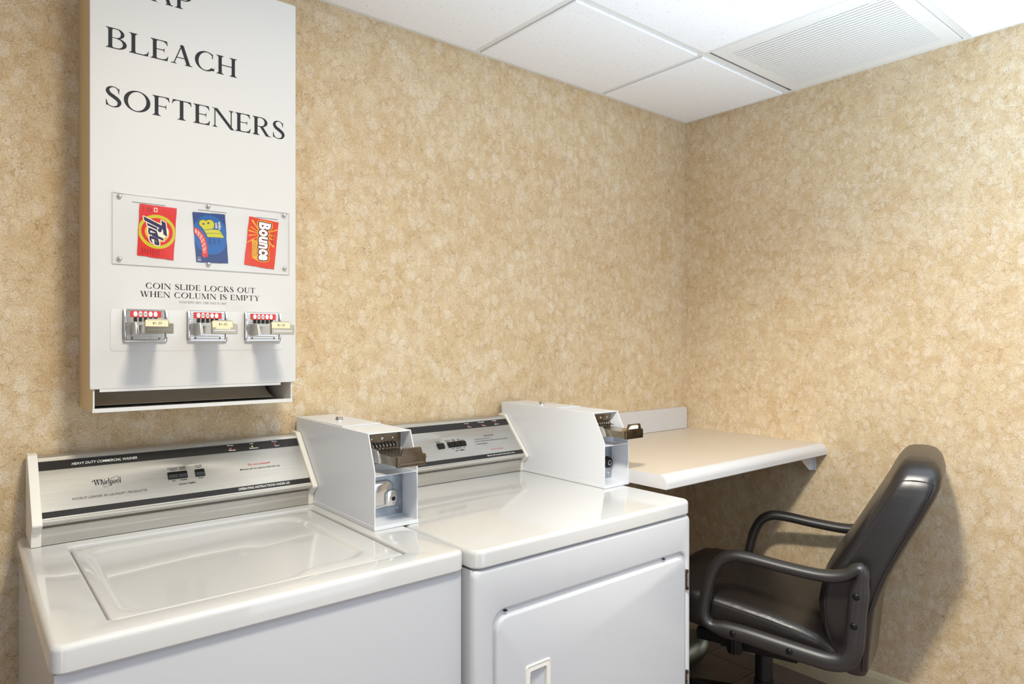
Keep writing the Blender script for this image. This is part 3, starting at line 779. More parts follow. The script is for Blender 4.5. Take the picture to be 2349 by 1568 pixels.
coin_box(wm, -1.8005, -1.6865, -.4725, -.441, -.403, 'square')

# ---- clothes dryer
DX0, DX1, DF = -1.7175, -.9835, -.742
dr = thing('clothes_dryer', 'white front-loading coin dryer on the right, between the washer and the counter', 'dryer', (-1.35, -.37, 0))
put('cabinet', box(new(), DX0 + .002, DX1 - .002, DF + .018, -.02, .001, .8085), 'enamel', dr, bevel=.004, seg=2)
bm = new(); loft(bm, deck_rings(DX0, DX1, DF, -.02, .8115, ZT, .026, .010)); fixn(bm); put('top_deck', bm, 'enamel_top', dr)
# front panel with a recess for the door
bm = new(); hx0, hx1, hz0, hz1 = -1.6665, -1.0035, .10, .7125
ring = lambda X, y, ins=0: [(p[0], y, p[1]) for p in rr(X[0] + ins, X[1] - ins, X[2] + ins, X[3] - ins, X[4], 6)]
O_ = (DX0 + .0005, DX1 - .0005, .001, .8085, .014); Hh = (hx0, hx1, hz0, hz1, .034)
rg = [ring(O_, DF + .0185)]
for i in range(5):
    t = R(90 * i / 4); rg.append(ring(O_, DF + .004 + .010 * (1 - math.sin(t)), .010 * (1 - math.cos(t))))
for i in range(4):
    t = R(90 * i / 3); rg.append(ring(Hh, DF + .004 + .006 * (1 - math.cos(t)), -.006 * (1 - math.sin(t))))
rg.append(ring(Hh, DF + .0115))
loft(bm, rg); fixn(bm); put('front_panel', bm, 'enamel', dr)
bm = new(); plate(bm, -1.6605, -1.0105, .106, .7005, .030, DF + .0110, DF + .0005, .007, 6,
                  hole=[(-1.5685, -1.5215, .452, .5625, .004, DF + .0005), (-1.5665, -1.5235, .454, .5605, .003, DF + .0035), (-1.5655, -1.5235, .455, .5595, .003, DF + .0035), (-1.558, -1.536, .470, .545, .003, DF + .0095)])
door = put('door', bm, 'enamel', dr)
bm = new(); fo = (-1.5815, -1.5085, .438, .5775, .006); fi = (-1.5690, -1.5210, .4515, .5630, .004)
loft(bm, [ring(fo, DF + .0008), ring(fo, DF - .0022, .0008), ring(fo, DF - .0028, .0030), ring(fo, DF - .0012, .0042), ring(fo, DF - .0012, .0070), ring(fi, DF - .0020), ring(fi, DF + .0030, .0008)], False, False); fixn(bm)
put('handle', bm, 'cream_plastic', door)
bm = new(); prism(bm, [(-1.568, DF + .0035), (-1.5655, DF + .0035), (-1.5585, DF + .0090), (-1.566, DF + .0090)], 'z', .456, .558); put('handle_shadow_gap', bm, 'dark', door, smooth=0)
for zc in (.6365, .365):
    bm = new(); box(bm, -1.0085, -1.0035, DF - .0008, DF + .004, zc - .027, zc + .027); h = put('hinge', bm, 'chrome_brown_reflect', dr, bevel=.0006, seg=1)
    for dz, zl in ((-.018, .017), (.001, .017), (-.027, .008), (.019, .008)):
        bm = new(); cyl(bm, (-1.0050, DF - .0012, zc + dz), (0, 0, 1), .0030, .0030, zl, 10); put('knuckle', bm, 'chrome' if zl > .01 else 'chrome_brown_reflect', h)
for x in (-1.632, -1.098):
    bm = new(); box(bm, x - .0035, x + .0035, DF + .004, DF + .010, .7080, .7105); put('door_bumper', bm, 'dark', dr, smooth=0)
con = console(dr, -1.655, -1.0825, (-1.672, -1.655), (-1.0825, -1.0720))
bm = new(); lay(bm, T('Machine will not operate when door is open.', -1.229, -1.117, .0158, .0218, .0, .012), fr)
for s, a, b, s0 in (('Regular', -1.259, -1.240, .1455), ('Heavy', -1.250, -1.236, .1318), ('Permanent', -1.203, -1.178, .1462), ('Press', -1.191, -1.178, .1322), ('Delicate', -1.143, -1.127, .1470), ('Selection', -1.141, -1.122, .1330)):
    lay(bm, T(s, a, b, s0, s0 + .0042, 0, .014), fr)
put('white_lettering', bm, 'white_print', con, smooth=0)
bm = new()
for s, a, b, s0, h in (('PUSH TO', -1.397, -1.377, .0905, .0030), ('START', -1.393, -1.378, .0862, .0030), ('REGULAR', -1.359, -1.338, .0912, .0030), ('HEAVY', -1.356, -1.341, .0868, .0030), ('PERM', -1.335, -1.322, .0912, .0030), ('PRESS', -1.333, -1.320, .0868, .0030), ('KNIT', -1.314, -1.302, .0912, .0030), ('DELICATES', -1.314, -1.290, .0868, .0030),
                       ('HIGH', -1.347, -1.336, .0590, .0034), ('MEDIUM', -1.329, -1.311, .0590, .0034), ('LOW', -1.304, -1.295, .0590, .0034), ('DRY TEMPS', -1.336, -1.302, .0500, .0046),
                       ('INSTRUCTIONS', -1.206, -1.166, .0925, .0042), ('1.  Select dry temperature.', -1.253, -1.184, .0822, .0048), ('2.  Place one coin or more in slide, push slide in and pull out.', -1.253, -1.114, .0738, .0050), ('3.  Press start button.', -1.252, -1.205, .0648, .0046)):
    lay(bm, T(s, a, b, s0, s0 + h, 0, .010), fr)
lay(bm, T('WORLD LEADER IN LAUNDRY PRODUCTS', -1.592, -1.444, .0425, .0478, .25, .006), fr)
lay(bm, T('Whirlpool', -1.56, -1.50, .075, .092, 0, .006), fr)
put('black_lettering', bm, 'black_print', con, smooth=0)
put('red_lettering', lay(new(), T('Do not overload', -1.203, -1.155, .0395, .0445, 0, .004), fr), 'red_print', con, smooth=0)
switch(con, -1.393, -1.3695, .0650, .0842, 1); switch(con, -1.3545, -1.2885, .0660, .0848, 3)
for u in (-1.247, -1.190, -1.133):
    bm = new(); c = Vector((u, 0, 0)) + A0 + DS * .1395; cyl(bm, tuple(c), tuple(NS), .0030, .0028, .0022, 14, .001); put('indicator_light', bm, 'lamp_red', con)
cb = coin_box(dr, -1.0710, -.9640, -.5005, -.456, -.432, 'round')
bm = new(); lay(bm, [[(-1.0445, 1.0278), (-1.0035, 1.0278), (-1.0035, 1.036), (-1.008, 1.0385), (-1.028, 1.0388), (-1.037, 1.0372), (-1.0445, 1.031)]], on_y(-.5705)); fixn(bm)
put('paper_label', bm, 'tag_white', cb, smooth=0, label='torn white paper label')

# ------------------------------------------------------------------ counter
ct = thing('countertop', 'beige laminate counter with white rounded edge in the corner right of the dryer', 'counter', (-.48, -.32, .855))
CX0 = -.9630
prof = [(-.0005, .855), (-.641, .855)]
prof = [(-.001, .895)] + [(-.615 - .026 * math.sin(R(t)), .869 + .026 * math.cos(R(t))) for t in (0, 15, 30, 45, 60, 75, 90)] + [(-.641, .858), (-.638, .855), (-.001, .855)]
put('counter_slab', prism(new(), prof, 'x', CX0 + .002, -.001), 'laminate', ct, smooth=30)
# white post-formed front edge, lying on the rounded nose
nose = [(-.6135, .8955)] + [(-.615 - .0268 * math.sin(R(t)), .869 + .0268 * math.cos(R(t))) for t in (8, 20, 35, 50, 65, 80, 90)] + [(-.6418, .857), (-.639, .8542), (-.630, .8542), (-.630, .8552), (-.6375, .8562)] + [(-.615 - .0255 * math.sin(R(t)), .869 + .0255 * math.cos(R(t))) for t in (90, 80, 65, 50, 35, 20, 8)]
put('front_edge', prism(new(), nose, 'x', CX0 + .002, -.0012), 'laminate_white', ct, smooth=30)
put('end_cap', prism(new(), [(p[0], p[1]) for p in prof], 'x', CX0, CX0 + .002), 'laminate_white', ct, smooth=30)
bs = rr(CX0 + .001, -.012, .895, .9905, .012, 5)
bs = [(CX0 + .001, .8955), (-.0125, .8955)] + [(-.0245 + .012 * math.cos(R(t)), .9785 + .012 * math.sin(R(t))) for t in (0, 22, 45, 67, 90)] + [(CX0 + .001, .9905)]
put('backsplash', prism(new(), bs, 'y', -.020, -.001), 'laminate_white', ct, bevel=.0025, seg=2)
bm = new(); box(bm, -.110, -.0012, -.600, -.575, .8535, .8548)
prism(bm, [(-.115, .8535), (-.0012, .8535), (-.0012, .792), (-.030, .792)], 'y', -.5885, -.5860)
box(bm, -.0050, -.0012, -.600, -.575, .790, .8535)
put('support_bracket', bm, 'paint', ct, smooth=0)

# ------------------------------------------------------------------ dryer duct behind the chair
pts = crom([(-.80, -.16, .08), (-.66, -.18, .075), (-.52, -.215, .07), (-.40, -.235, .066), (-.30, -.235, .064), (-.225, -.215, .064)], 16)
rad = [(.049 if i % 2 else .056) for i in range(len(pts))]
o = put('dryer_duct', tube(new(), [tuple(p) for p in pts], rad, 18), 'foil', None, smooth=18)
o['label'] = 'crumpled foil dryer hose lying on the floor behind the office chair'; o['category'] = 'duct'

# ------------------------------------------------------------------ soap dispenser
SX0, SX1, SY = -2.316, -1.8745, -.200
sd = thing('soap_dispenser', 'tall white coin-operated soap and bleach dispenser hung on the back wall', 'dispenser', (-2.095, -.002, 1.13))
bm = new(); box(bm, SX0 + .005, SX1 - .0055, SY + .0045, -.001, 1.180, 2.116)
put('cabinet_body', bm, 'tan', sd, bevel=.003, seg=2, label='white cabinet sides, tan wall bounce put into the colour')
# delivery tray below the body: two cheeks, floor with a lip, curved back
bm = new(); tx0, tx1 = SX0 + .0065, SX1 - .0075
box(bm, tx0, tx0 + .003, SY + .006, SY + .012, 1.1295, 1.1798); box(bm, tx1 - .003, tx1, SY + .006, -.001, 1.1295, 1.1798)
box(bm, tx0 - .001, tx1 + .001, SY + .005, SY + .008, 1.1290, 1.1375); box(bm, tx0 + .003, tx1 - .003, SY + .008, -.001, 1.1295, 1.1325)
box(bm, tx0 + .003, tx1 - .003, -.006, -.001, 1.1325, 1.1798)
put('delivery_tray', bm, 'whitesheet', sd, bevel=.0006, seg=1, ang=60)
put('tray_cheek', box(new(), tx0, tx0 + .003, SY + .0122, -.001, 1.1295, 1.1798), 'tan', sd, smooth=0)  # split off to carry the tan bounce tint
cv = [(-.052, 1.1795), (-.060, 1.168), (-.074, 1.156), (-.094, 1.146), (-.118, 1.140), (-.124, 1.1395)]
put('chute', prism(new(), cv + [(p[0] + .001, p[1] - .0015) for p in cv[::-1]], 'x', tx0 + .004, tx1 - .022), 'grey_sheet', sd, smooth=40)
bm = new(); plate(bm, SX0, SX1, 1.1785, 2.1190, .003, SY + .0045, SY, .0016, 2)
dd = put('front_door', bm, 'whitesheet', sd)
put('door_flange', box(new(), SX0 + .018, SX1 - .038, SY + .0012, SY + .003, 1.1725, 1.1795), 'whitesheet', dd, smooth=0)
bm = new(); plate(bm, -2.279, -1.9075, 1.2585, 1.3490, .008, SY, SY - .0009, .0008, 4, steps=2); put('coin_panel', bm, 'whitesheet', dd)
fr = on_y(SY - .0004)
for s, u0, u1, z0 in (('SOAP', -2.287, -2.1175, 2.028), ('BLEACH', -2.287, -2.0175, 1.9025), ('SOFTENERS', -2.287, -1.9030, 1.7775)):
    put('large_lettering', lay(new(), fit(serif(s, .055), u0, u1, z0, z0 + .0455), fr), 'dark_print', dd, smooth=0)
bm = new()
for s, u0, u1, z0, z1 in (('COIN SLIDE LOCKS OUT', -2.211, -1.975, 1.3955, 1.4085), ('WHEN COLUMN IS EMPTY', -2.222, -1.9645, 1.3770, 1.3900)):
    lay(bm, fit(serif(s, .10, .55), u0, u1, z0, z1), fr)
put('small_lettering', bm, 'black_print', dd, smooth=0)
put('maker_lettering', lay(new(), fit(serif('VEND RITE MFG. CHICAGO, IL 60647', .10, .5), -2.144, -2.041, 1.3650, 1.3708), fr), 'grey_print', dd, smooth=0)
# samples window: clear plate held by six screws, card slots above the samples
wd = put('sample_window', plate(new(), -2.275, -1.8925, 1.4460, 1.5985, .002, SY - .0024, SY - .0048, .0012, 2), 'clear', sd)
bm = new()
for a_ in ((-2.275, -1.8925, 1.4460, 1.4466), (-2.275, -1.8925, 1.5980, 1.5985), (-2.275, -2.2745, 1.4466, 1.5980), (-1.8930, -1.8925, 1.4466, 1.5980)): box(bm, a_[0], a_[1], SY - .0049, SY - .0024, a_[2], a_[3])
put('window_edge', bm, 'edge_grey', wd, smooth=0)
for x, z in ((-2.262, 1.590), (-2.0825, 1.591), (-1.9055, 1.591), (-2.262, 1.4565), (-2.0820, 1.458), (-1.9040, 1.4605)):
    bm = new(); cyl(bm, (x, SY - .0001, z), (0, -1, 0), .0030, .0030, .0049, 12); cyl(bm, (x, SY - .0050, z), (0, -1, 0), .0048, .0046, .0030, 18, .0022)
    put('screw', bm, 'chrome', wd)
for a, b, z in ((-2.238, -2.172, 1.5812), (-2.104, -2.041, 1.5808), (-1.973, -1.920, 1.5790)):
    put('card_slot', box(new(), a, b, SY - .0004, SY + .001, z - .0005, z + .0005), 'dark_print', dd, smooth=0)
# three coin slides
for i, cx in enumerate((-2.2125, -2.0850, -1.9585)):
    yb = SY - .0010
    bm = new(); plate(bm, cx - .0428, cx + .0428, 1.2785, 1.3500, .004, yb, yb - .0085, .003, 4,
                      hole=[(cx - .0385, cx + .0385, 1.2830, 1.3478, .003, yb - .0085), (cx - .0375, cx + .0375, 1.2840, 1.3470, .003, yb - .0065)])
    cs = put('coin_slide', bm, 'chrome', sd)
    bm = new()                                                      # ribbing of the casting
    for k in range(14):
        z = 1.2855 + k * .0043
        for s_ in (-1, 1): box(bm, cx + s_ * .034 - .0032, cx + s_ * .034 + .0032, yb - .0080, yb - .0062, z, z + .0026)
    for k in range(13):
        x = cx - .030 + k * .0046
        for z in (1.2848, 1.2898): box(bm, x, x + .0038, yb - .0080, yb - .0062, z, z + .0038)
    put('ribbing', bm, 'chrome_ribbed', cs, smooth=0, kind='stuff')
    kp = [(yb, 1.2785), (yb - .0070, 1.2790), (yb - .0165, 1.3165), (yb - .0075, 1.3495), (yb, 1.3500)]
    for s_ in (-1, 1):
        a_, b_ = sorted((cx + s_ * .0428, cx + s_ * .0385))
        bm = new(); prism(bm, kp, 'x', a_, b_); put('side_rail', bm, 'chrome', cs, bevel=.0008, seg=2)
    put('face_insert', box(new(), cx - .0305, cx + .0305, yb - .0076, yb - .0060, 1.2955, 1.3462), 'chrome_ribbed', cs, smooth=0)
    lb = put('coin_label', box(new(), cx - .0300, cx + .0300, yb - .0084, yb - .0076, 1.3318, 1.3458), 'label_red', cs, smooth=0, label='red label with five white ovals')
    bm = new(); b2 = new()
    for k in range(5):
        u = cx - .0203 + k * .0098
        lay(bm, [ell(u, 1.3389, .0038, .0058, 20)], on_y(yb - .00865))
        if k in (1, 2): lay(b2, fit(sans('25', 0, .02), u - .0029, u + .0031, 1.3365, 1.3414), on_y(yb - .0089))
    fixn(bm); put('label_ovals', bm, 'white_print', cs, smooth=0); put('label_numbers', b2, 'black_print', cs, smooth=0)
    yf = coin_slide(cs, cx, yb - .004, 1.2785, 1.35, .0428, .0250, .125, (1.2965, 1.3215), [cx - .0203 + k * .0098 for k in range(5)])
    bm = new(); box(bm, cx - .0258, cx + .0158, yf - .0072, yf - .0060, 1.3098, 1.3228)
    if i == 1: box(bm, cx - .0190, cx + .0120, yf - .0070, yf - .0060, 1.3062, 1.3098)
    put('price_tag', bm, 'price', cs, smooth=0, label='cream paper price tag')
    put('price_lettering', lay(new(), fit(sans('$1.25', 0, .004), cx - .0128, cx + .0042, 1.3135, 1.3190), on_y(yf - .00745)), 'grey_print', cs, smooth=0)
    for x in (cx - .0265, cx + .0265):
        bm = new(); cyl(bm, (x, yb - .0062, 1.2872), (0, -1, 0), .0026, .0026, .0024, 12, .001); put('screw', bm, 'chrome_brown_reflect', cs)

# ---- the three sample packets behind the clear plate
PY = SY - .0005; PT = .0014
def packet(name, label, quad, m):
    """quad: corners bl, br, tr, tl in (x,z)"""
    cx = sum(p[0] for p in quad) / 4; cz = sum(p[1] for p in quad) / 4
    t = thing(name, label, 'packet', (cx, PY, cz), 0, 'sample packets in the dispenser window')
    bl, br, tr, tl = [Vector(p) for p in quad]
    def uv(u, v): p = (bl * (1 - u) + br * u) * (1 - v) + (tl * (1 - u) + tr * u) * v; return p
    edge = []
    rnd = random.Random(len(label))
    for a, b in ((0, 0), (1, 0), (1, 1), (0, 1)): pass
    seq = [(k / 8, 0) for k in range(8)] + [(1, k / 8) for k in range(8)] + [(1 - k / 8, 1) for k in range(8)] + [(0, 1 - k / 8) for k in range(8)]
    for k, (a, b) in enumerate(seq):
        p = uv(a, b); j = 0 if k % 8 == 0 else .0006
        edge.append((p.x + rnd.uniform(-j, j), p.y + rnd.uniform(-j, j)))
    card = put('card', prism(new(), edge, 'y', PY - PT, PY), m, t, smooth=0)
    lay_n = [0]
    def fr(k): return lambda u, v: (uv(u, v).x, PY - PT - .00008 * k, uv(u, v).y)
    return t, card, fr
def down(P, u0, u1, v0, v1, slant=0.):
    """text turned to read downwards: its height runs from u0 to u1, its length from v0 (top) down to v1"""
    a, b, c, d = bounds(P)
    return [[(u0 + (p[1] - c) / (d - c) * (u1 - u0), v0 + (p[0] - a) / (b - a) * (v1 - v0) - slant * ((p[1] - c) / (d - c) - .5)) for p in q] for q in P]
def add(fr, k, P, m, card, name):
    bm = lay(new(), P, fr(k)); bmesh.ops.recalc_face_normals(bm, faces=bm.faces); put(name, bm, m, card, smooth=0)
t, card, fr = packet('detergent_packet', 'red detergent packet with a yellow bullseye behind the dispenser window', [(-2.228, 1.4665), (-2.1555, 1.4610), (-2.1490, 1.5780), (-2.2230, 1.5795)], 'pk_red')
add(fr, 1, [[(min(max(p[0], .005), .995), p[1]) for p in ell(.50, .50, .515, .325, 40)]], 'pk_yellow', card, 'yellow_disc')
add(fr, 2, [ell(.50, .50, .43, .262, 40)], 'pk_red', card, 'red_ring')
add(fr, 3, [ell(.50, .49, .335, .195, 36)], 'pk_amber', card, 'amber_disc')
add(fr, 4, [ell(.56, .52, .25, .14, 36)], 'pk_cream', card, 'pale_glow')
def tp(L): return [((x - 265) / 795, 1 - (y - 160) / 1190) for x, y in L]
TD = [tp(q) for q in ([(352, 440), (755, 600), (785, 695), (378, 535)], [(735, 482), (832, 524), (886, 842), (800, 792), (785, 695), (755, 600)], [(432, 582), (655, 660), (668, 716), (448, 642)],
      [(716 + 44 * math.cos(R(a)), 712 + 46 * math.sin(R(a))) for a in range(0, 360, 24)],
      [(468, 684), (512, 690), (512, 790), (640, 828), (500, 845), (468, 790)], [(512, 690), (650, 734), (690, 850), (660, 858), (630, 790), (618, 778), (512, 742)], [(512, 790), (630, 790), (690, 850), (800, 884), (816, 948), (560, 862)],
      [(500, 868), (560, 868), (600, 892), (545, 930), (552, 968), (590, 1030), (535, 1004), (503, 950)], [(560, 868), (690, 908), (722, 1000), (724, 1060), (660, 1062), (660, 968), (600, 940), (545, 930)], [(608, 950), (648, 962), (672, 1062), (618, 1046)])]
HALO = ((-.026, 0), (.026, 0), (0, .016), (0, -.016), (-.02, .012), (.02, -.012), (.02, .012), (-.02, -.012))
for kk, (du, dv) in enumerate(HALO): add(fr, 5 + kk * .1, [[(p[0] + du, p[1] + dv) for p in q] for q in TD], 'pk_cream', card, 'name_outline')
add(fr, 7, TD, 'pk_navy', card, 'name_lettering')
bm = []
for k in range(7): bm += down(sans('MADE IN USA NET WT', 0, 0), .10 + k * .075, .14 + k * .075, .16 - (k % 3) * .01, .04 + (k % 2) * .015)
bm += down(sans('HE 12', 0, 0), .08, .12, .96, .86) + down(sans('DISSOLVE', 0, 0), .20, .24, .95, .86) + down(sans('POWDER', 0, 0), .27, .31, .95, .87)
add(fr, 6, bm, 'pk_maroon', card, 'small_print')
add(fr, 6, [[(.38, .875), (.475, .875), (.475, .955), (.38, .955)]], 'pk_cream', card, 'white_stamp')
add(fr, 7, [[(.40, .89), (.455, .89), (.455, .94), (.40, .94)]], 'pk_red', card, 'stamp_centre')

t, card, fr = packet('detergent_packet', 'dark blue detergent packet with yellow lettering behind the dispenser window', [(-2.1075, 1.4610), (-2.0380, 1.4630), (-2.0450, 1.5765), (-2.1160, 1.5740)], 'pk_blue')
add(fr, 1, [[(min(max(p[0], .0), .985), p[1]) for p in ell(.50, .56, .54, .40, 40)]], 'pk_sky', card, 'blue_oval')
band = [(.02 + .36 * math.sin(R(t)), .62 - .44 * (1 - math.cos(R(t))) * 1.0) for t in range(0, 91, 10)]
ban = [(.0, .70), (.14, .665), (.26, .58), (.34, .46), (.37, .33), (.365, .19), (.36, .12), (.24, .09), (.20, .12), (.185, .15), (.20, .25), (.185, .37), (.13, .48), (.05, .55), (.0, .575)]
add(fr, 2, [ban], 'pk_red', card, 'red_banner')
ln = []
for k in range(3):
    f = .25 + .25 * k
    q = [((1 - f) * a[0] + f * b[0], (1 - f) * a[1] + f * b[1]) for a, b in (((.03, .68), (.03, .58)), ((.15, .64), (.09, .52)), ((.25, .56), (.15, .44)), ((.32, .45), (.18, .36)), ((.345, .34), (.195, .26)), ((.345, .21), (.20, .17)))]
    st = stroke(q, [.016] * 6, 5); ln += [s for i_, s in enumerate(st) if i_ % 4 != 3]
add(fr, 3, ln, 'pk_cream', card, 'banner_print')
al = ring_g(.30, .775, .135, .075, .10, .055, 0, 360, 24) + ring_g(.50, .785, .135, .080, .10, .060, 0, 360, 24)
base = [[(.16, .765), (.64, .76), (.62, .715), (.55, .685), (.30, .655)], [(.30, .65), (.56, .68), (.78, .675), (.86, .60), (.60, .605), (.36, .585)], [(.36, .58), (.60, .60), (.86, .595), (.92, .515), (.65, .52), (.40, .515)]]
edge = [[(p[0] + (.02 if p[0] > .5 else -.02), p[1] + (.008 if p[1] > .64 else -.008)) for p in q] for q in base]
base[0][0] = (.17, .79); base[0][1] = (.63, .80)
add(fr, 3, [ell(.30, .78, .155, .088, 24), ell(.50, .79, .155, .092, 24)] + edge, 'pk_navy', card, 'name_outline')
add(fr, 4, [ell(.305, .78, .135, .078, 24), ell(.50, .79, .135, .080, 24)] + base, 'pk_lemon', card, 'name_lettering')
add(fr, 5, [ell(.30, .775, .035, .018, 16), ell(.455, .80, .035, .018, 16)] + [[(.30, .652), (.56, .683), (.80, .678), (.80, .672), (.56, .677), (.30, .645)], [(.36, .583), (.60, .604), (.86, .601), (.86, .594), (.60, .598), (.36, .577)]], 'pk_navy', card, 'name_counters')
sp = down(sans('with', 0, .02), .66, .74, .82, .70) + down(sans('stainlifters', 0, .02), .76, .85, .84, .68)
add(fr, 6, sp + down(sans('1 USE', 0, 0), .04, .14, .10, .02), 'pk_cream', card, 'small_print')
add(fr, 6, down(sans('FREE OF PERFUMES', 0, 0), .42, .50, .50, .36) + down(sans('& DYES', 0, 0), .56, .64, .48, .38) + down(sans('CLEAR', 0, 0), .70, .78, .49, .39), 'pk_blue', card, 'tone_print')

t, card, fr = packet('detergent_packet', 'orange softener packet with white lettering and a yellow burst behind the dispenser window', [(-2.0010, 1.4630), (-1.9300, 1.4560), (-1.9180, 1.5720), (-1.9890, 1.5790)], 'pk_orange')
rays = []
for k in range(15):
    a = R(24 * k + 6); L = .62 if k % 2 else .44; wv = .055
    p = lambda r, a_: (min(max(.46 + r * math.cos(a_) * 1.0, .02), .98), min(max(.68 + r * math.sin(a_) * .52, .30), .97))
    rays.append([(.46, .68), p(L, a - wv), p(L, a + wv)])
add(fr, 1, rays, 'pk_amber', card, 'yellow_burst')
add(fr, 1.5, [r_ for k, r_ in enumerate(rays) if k in (0, 7, 8, 15, 6)], 'pk_lemon', card, 'bright_rays')
bans = [(.14, .555), (.34, .52), (.36, .40), (.38, .25), (.42, .12), (.24, .16), (.20, .25), (.19, .42)]
add(fr, 2, [bans], 'pk_amber', card, 'yellow_banner')
add(fr, 3, down(sans('Rids static cling', 0, .01), .325, .37, .50, .22) + down(sans('one sheet for your wash', 0, .01), .265, .305, .50, .20) + down(sans('soft & fresh scent', 0, .01), .215, .25, .50, .22), 'pk_maroon', card, 'small_print')
def bletters(off): return sum([down(sans(c, 0, off), u0, u1, v0, v1) for c, u0, u1, v0, v1 in (('B', .34, .74, .93, .785), ('o', .36, .665, .785, .645), ('u', .38, .68, .640, .515), ('n', .40, .705, .505, .390), ('c', .42, .735, .380, .265), ('e', .435, .745, .270, .145))], [])
for kk, (du, dv) in enumerate(((-.065, 0), (.065, 0), (0, .038), (0, -.038), (.045, .028), (-.045, .028), (.045, -.028), (-.045, -.028))):
    add(fr, 3.2 + kk * .05, [[(p[0] + du, p[1] + dv) for p in q] for q in bletters(.05)], 'pk_amber', card, 'name_halo')
for kk, (du, dv) in enumerate(((-.035, 0), (.035, 0), (0, .020), (0, -.020), (.026, .015), (-.026, .015), (.026, -.015), (-.026, -.015))):
    add(fr, 5 + kk * .1, [[(p[0] + du, p[1] + dv) for p in q] for q in bletters(.05)], 'pk_maroon', card, 'name_outline')
add(fr, 7, bletters(.05), 'white_print', card, 'name_lettering')
add(fr, 7, down(sans('Fabric softener', 0, .01), .83, .87, .74, .50), 'pk_maroon', card, 'side_print')

# ------------------------------------------------------------------ office chair (local frame: x right, y forward, z up)
ch = thing('office_chair', 'black leather office chair with loop arms pulled up to the counter', 'chair', (-.43, -.633, 0), R(18))
# backrest: horizontal sections
BK = [(.315, -.268, -.318, .195), (.335, -.248, -.326, .213), (.38, -.232, -.330, .224), (.42, -.218, -.334, .229), (.47, -.207, -.339, .233), (.52, -.203, -.346, .235), (.57, -.211, -.361, .237), (.62, -.236, -.379, .238),
      (.70, -.284, -.416, .239), (.79, -.334, -.461, .239), (.85, -.367, -.489, .236), (.88, -.383, -.500, .231), (.91, -.397, -.504, .219), (.93, -.408, -.499, .203), (.945, -.419, -.488, .176), (.953, -.430, -.474, .135)]
def bsec(z):
    f, r, w_ = interp(BK, z)
    k = 6; cr = min(.030, (f - r) * .42, w_ * .5)
    P = rr(-w_, w_, r, f, cr, k)
    # slight crown front and rear
    out = []
    for x, y in P:
        c = 1 - (x / w_) ** 2
        out.append((x, y + (.012 if y > (f + r) / 2 else -.010) * c, z))
    return out
zs_ = []
for a, b in zip(BK, BK[1:]):
    for t in range(3): zs_.append(a[0] + (b[0] - a[0]) * t / 3)
zs_.append(BK[-1][0])
# finer cross sections along the flat front/back so that the crown is round
def dens(P):
    out = []
    n = len(P)
    for i in range(n):
        a, b = Vector(P[i]), Vector(P[(i + 1) % n]); m = max(1, int((b - a).length / .05))
        for k in range(m): out.append(a.lerp(b, k / m))
    return out
def bsec2(z):
    f, r, w_ = interp(BK, z); cr = min(.030, (f - r) * .42, w_ * .5); out = []
    P = rr(-w_, w_, r, f, cr, 5); n = len(P); Q = []
    for i in range(n):
        a, b = P[i], P[(i + 1) % n]; long_ = i in (5, 11, 17, 23)
        m = 8 if (i in (11, 23)) else (3 if i in (5, 17) else 1)
        for k in range(m): Q.append((a[0] + (b[0] - a[0]) * k / m, a[1] + (b[1] - a[1]) * k / m))
    for x, y in Q:
        c = max(0, 1 - (x / w_) ** 2)
        out.append((x, y + (.014 if y > (f + r) / 2 else -.012) * c, z))
    return out
bm = new(); loft(bm, [bsec2(z) for z in zs_]); fixn(bm)
back = put('backrest', bm, 'leather', ch, smooth=80, local=True)
for s_ in (-1, 1):
    for side in ('front', 'rear'):
        pts = []
        for z in [.34 + .0145 * k for k in range(39)]:
            if z > .893: break
            f, r, w_ = interp(BK, z)
            y = f - .015 if side == 'front' else r + .013
            pts.append((s_ * (w_ - .0030), y, z))
        if side == 'front':
            for k in range(1, 9):
                t = k / 8; f, r, w_ = interp(BK, .893); pts.append((s_ * (w_ - .0030 + .003 * math.sin(math.pi * t)), f - .015 + (r + .013 - f + .015) * t, .893 + .006 * math.sin(math.pi * t)))
        put('seam', tube(new(), pts, .0013, 6), 'thread', back, local=True)
# seat: sections across y
ST = [(-.275, .375, .335, .19), (-.262, .388, .322, .215), (-.235, .400, .318, .232), (-.20, .424, .322, .243), (-.15, .441, .328, .247), (-.08, .455, .340, .249), (.0, .467, .352, .250), (.08, .478, .362, .250), (.16, .487, .372, .248), (.22, .490, .380, .243), (.26, .486, .388, .234), (.285, .474, .398, .220), (.298, .455, .415, .20)]
def ssec(y):
    t, b, w_ = interp(ST, y); out = []
    P = rr(-w_, w_, b, t, min(.028, (t - b) * .42), 5); n = len(P); Q = []
    for i in range(n):
        a, c_ = P[i], P[(i + 1) % n]; m = 10 if i in (11, 23) else (3 if i in (5, 17) else 1)
        for k in range(m): Q.append((a[0] + (c_[0] - a[0]) * k / m, a[1] + (c_[1] - a[1]) * k / m))
    for x, z in Q:
        c = max(0, 1 - (x / w_) ** 2); out.append((x, y, z + (.016 * c if z > (t + b) / 2 else 0)))
    return out
ysec = []
for a, b in zip(ST, ST[1:]):
    for t in range(3): ysec.append(a[0] + (b[0] - a[0]) * t / 3)
ysec.append(ST[-1][0])
bm = new(); loft(bm, [ssec(y) for y in ysec]); fixn(bm)
seat = put('seat', bm, 'leather_seat', ch, smooth=80, local=True)
for s_ in (-1, 1):
    for dz in (-.014, -.020):
        pts = [(s_ * (interp(ST, y)[2] - .0015), y, interp(ST, y)[0] + dz) for y in [-.25 + .03 * k for k in range(18)]]
        put('seam', tube(new(), pts, .0012, 6), 'thread', seat, local=True)
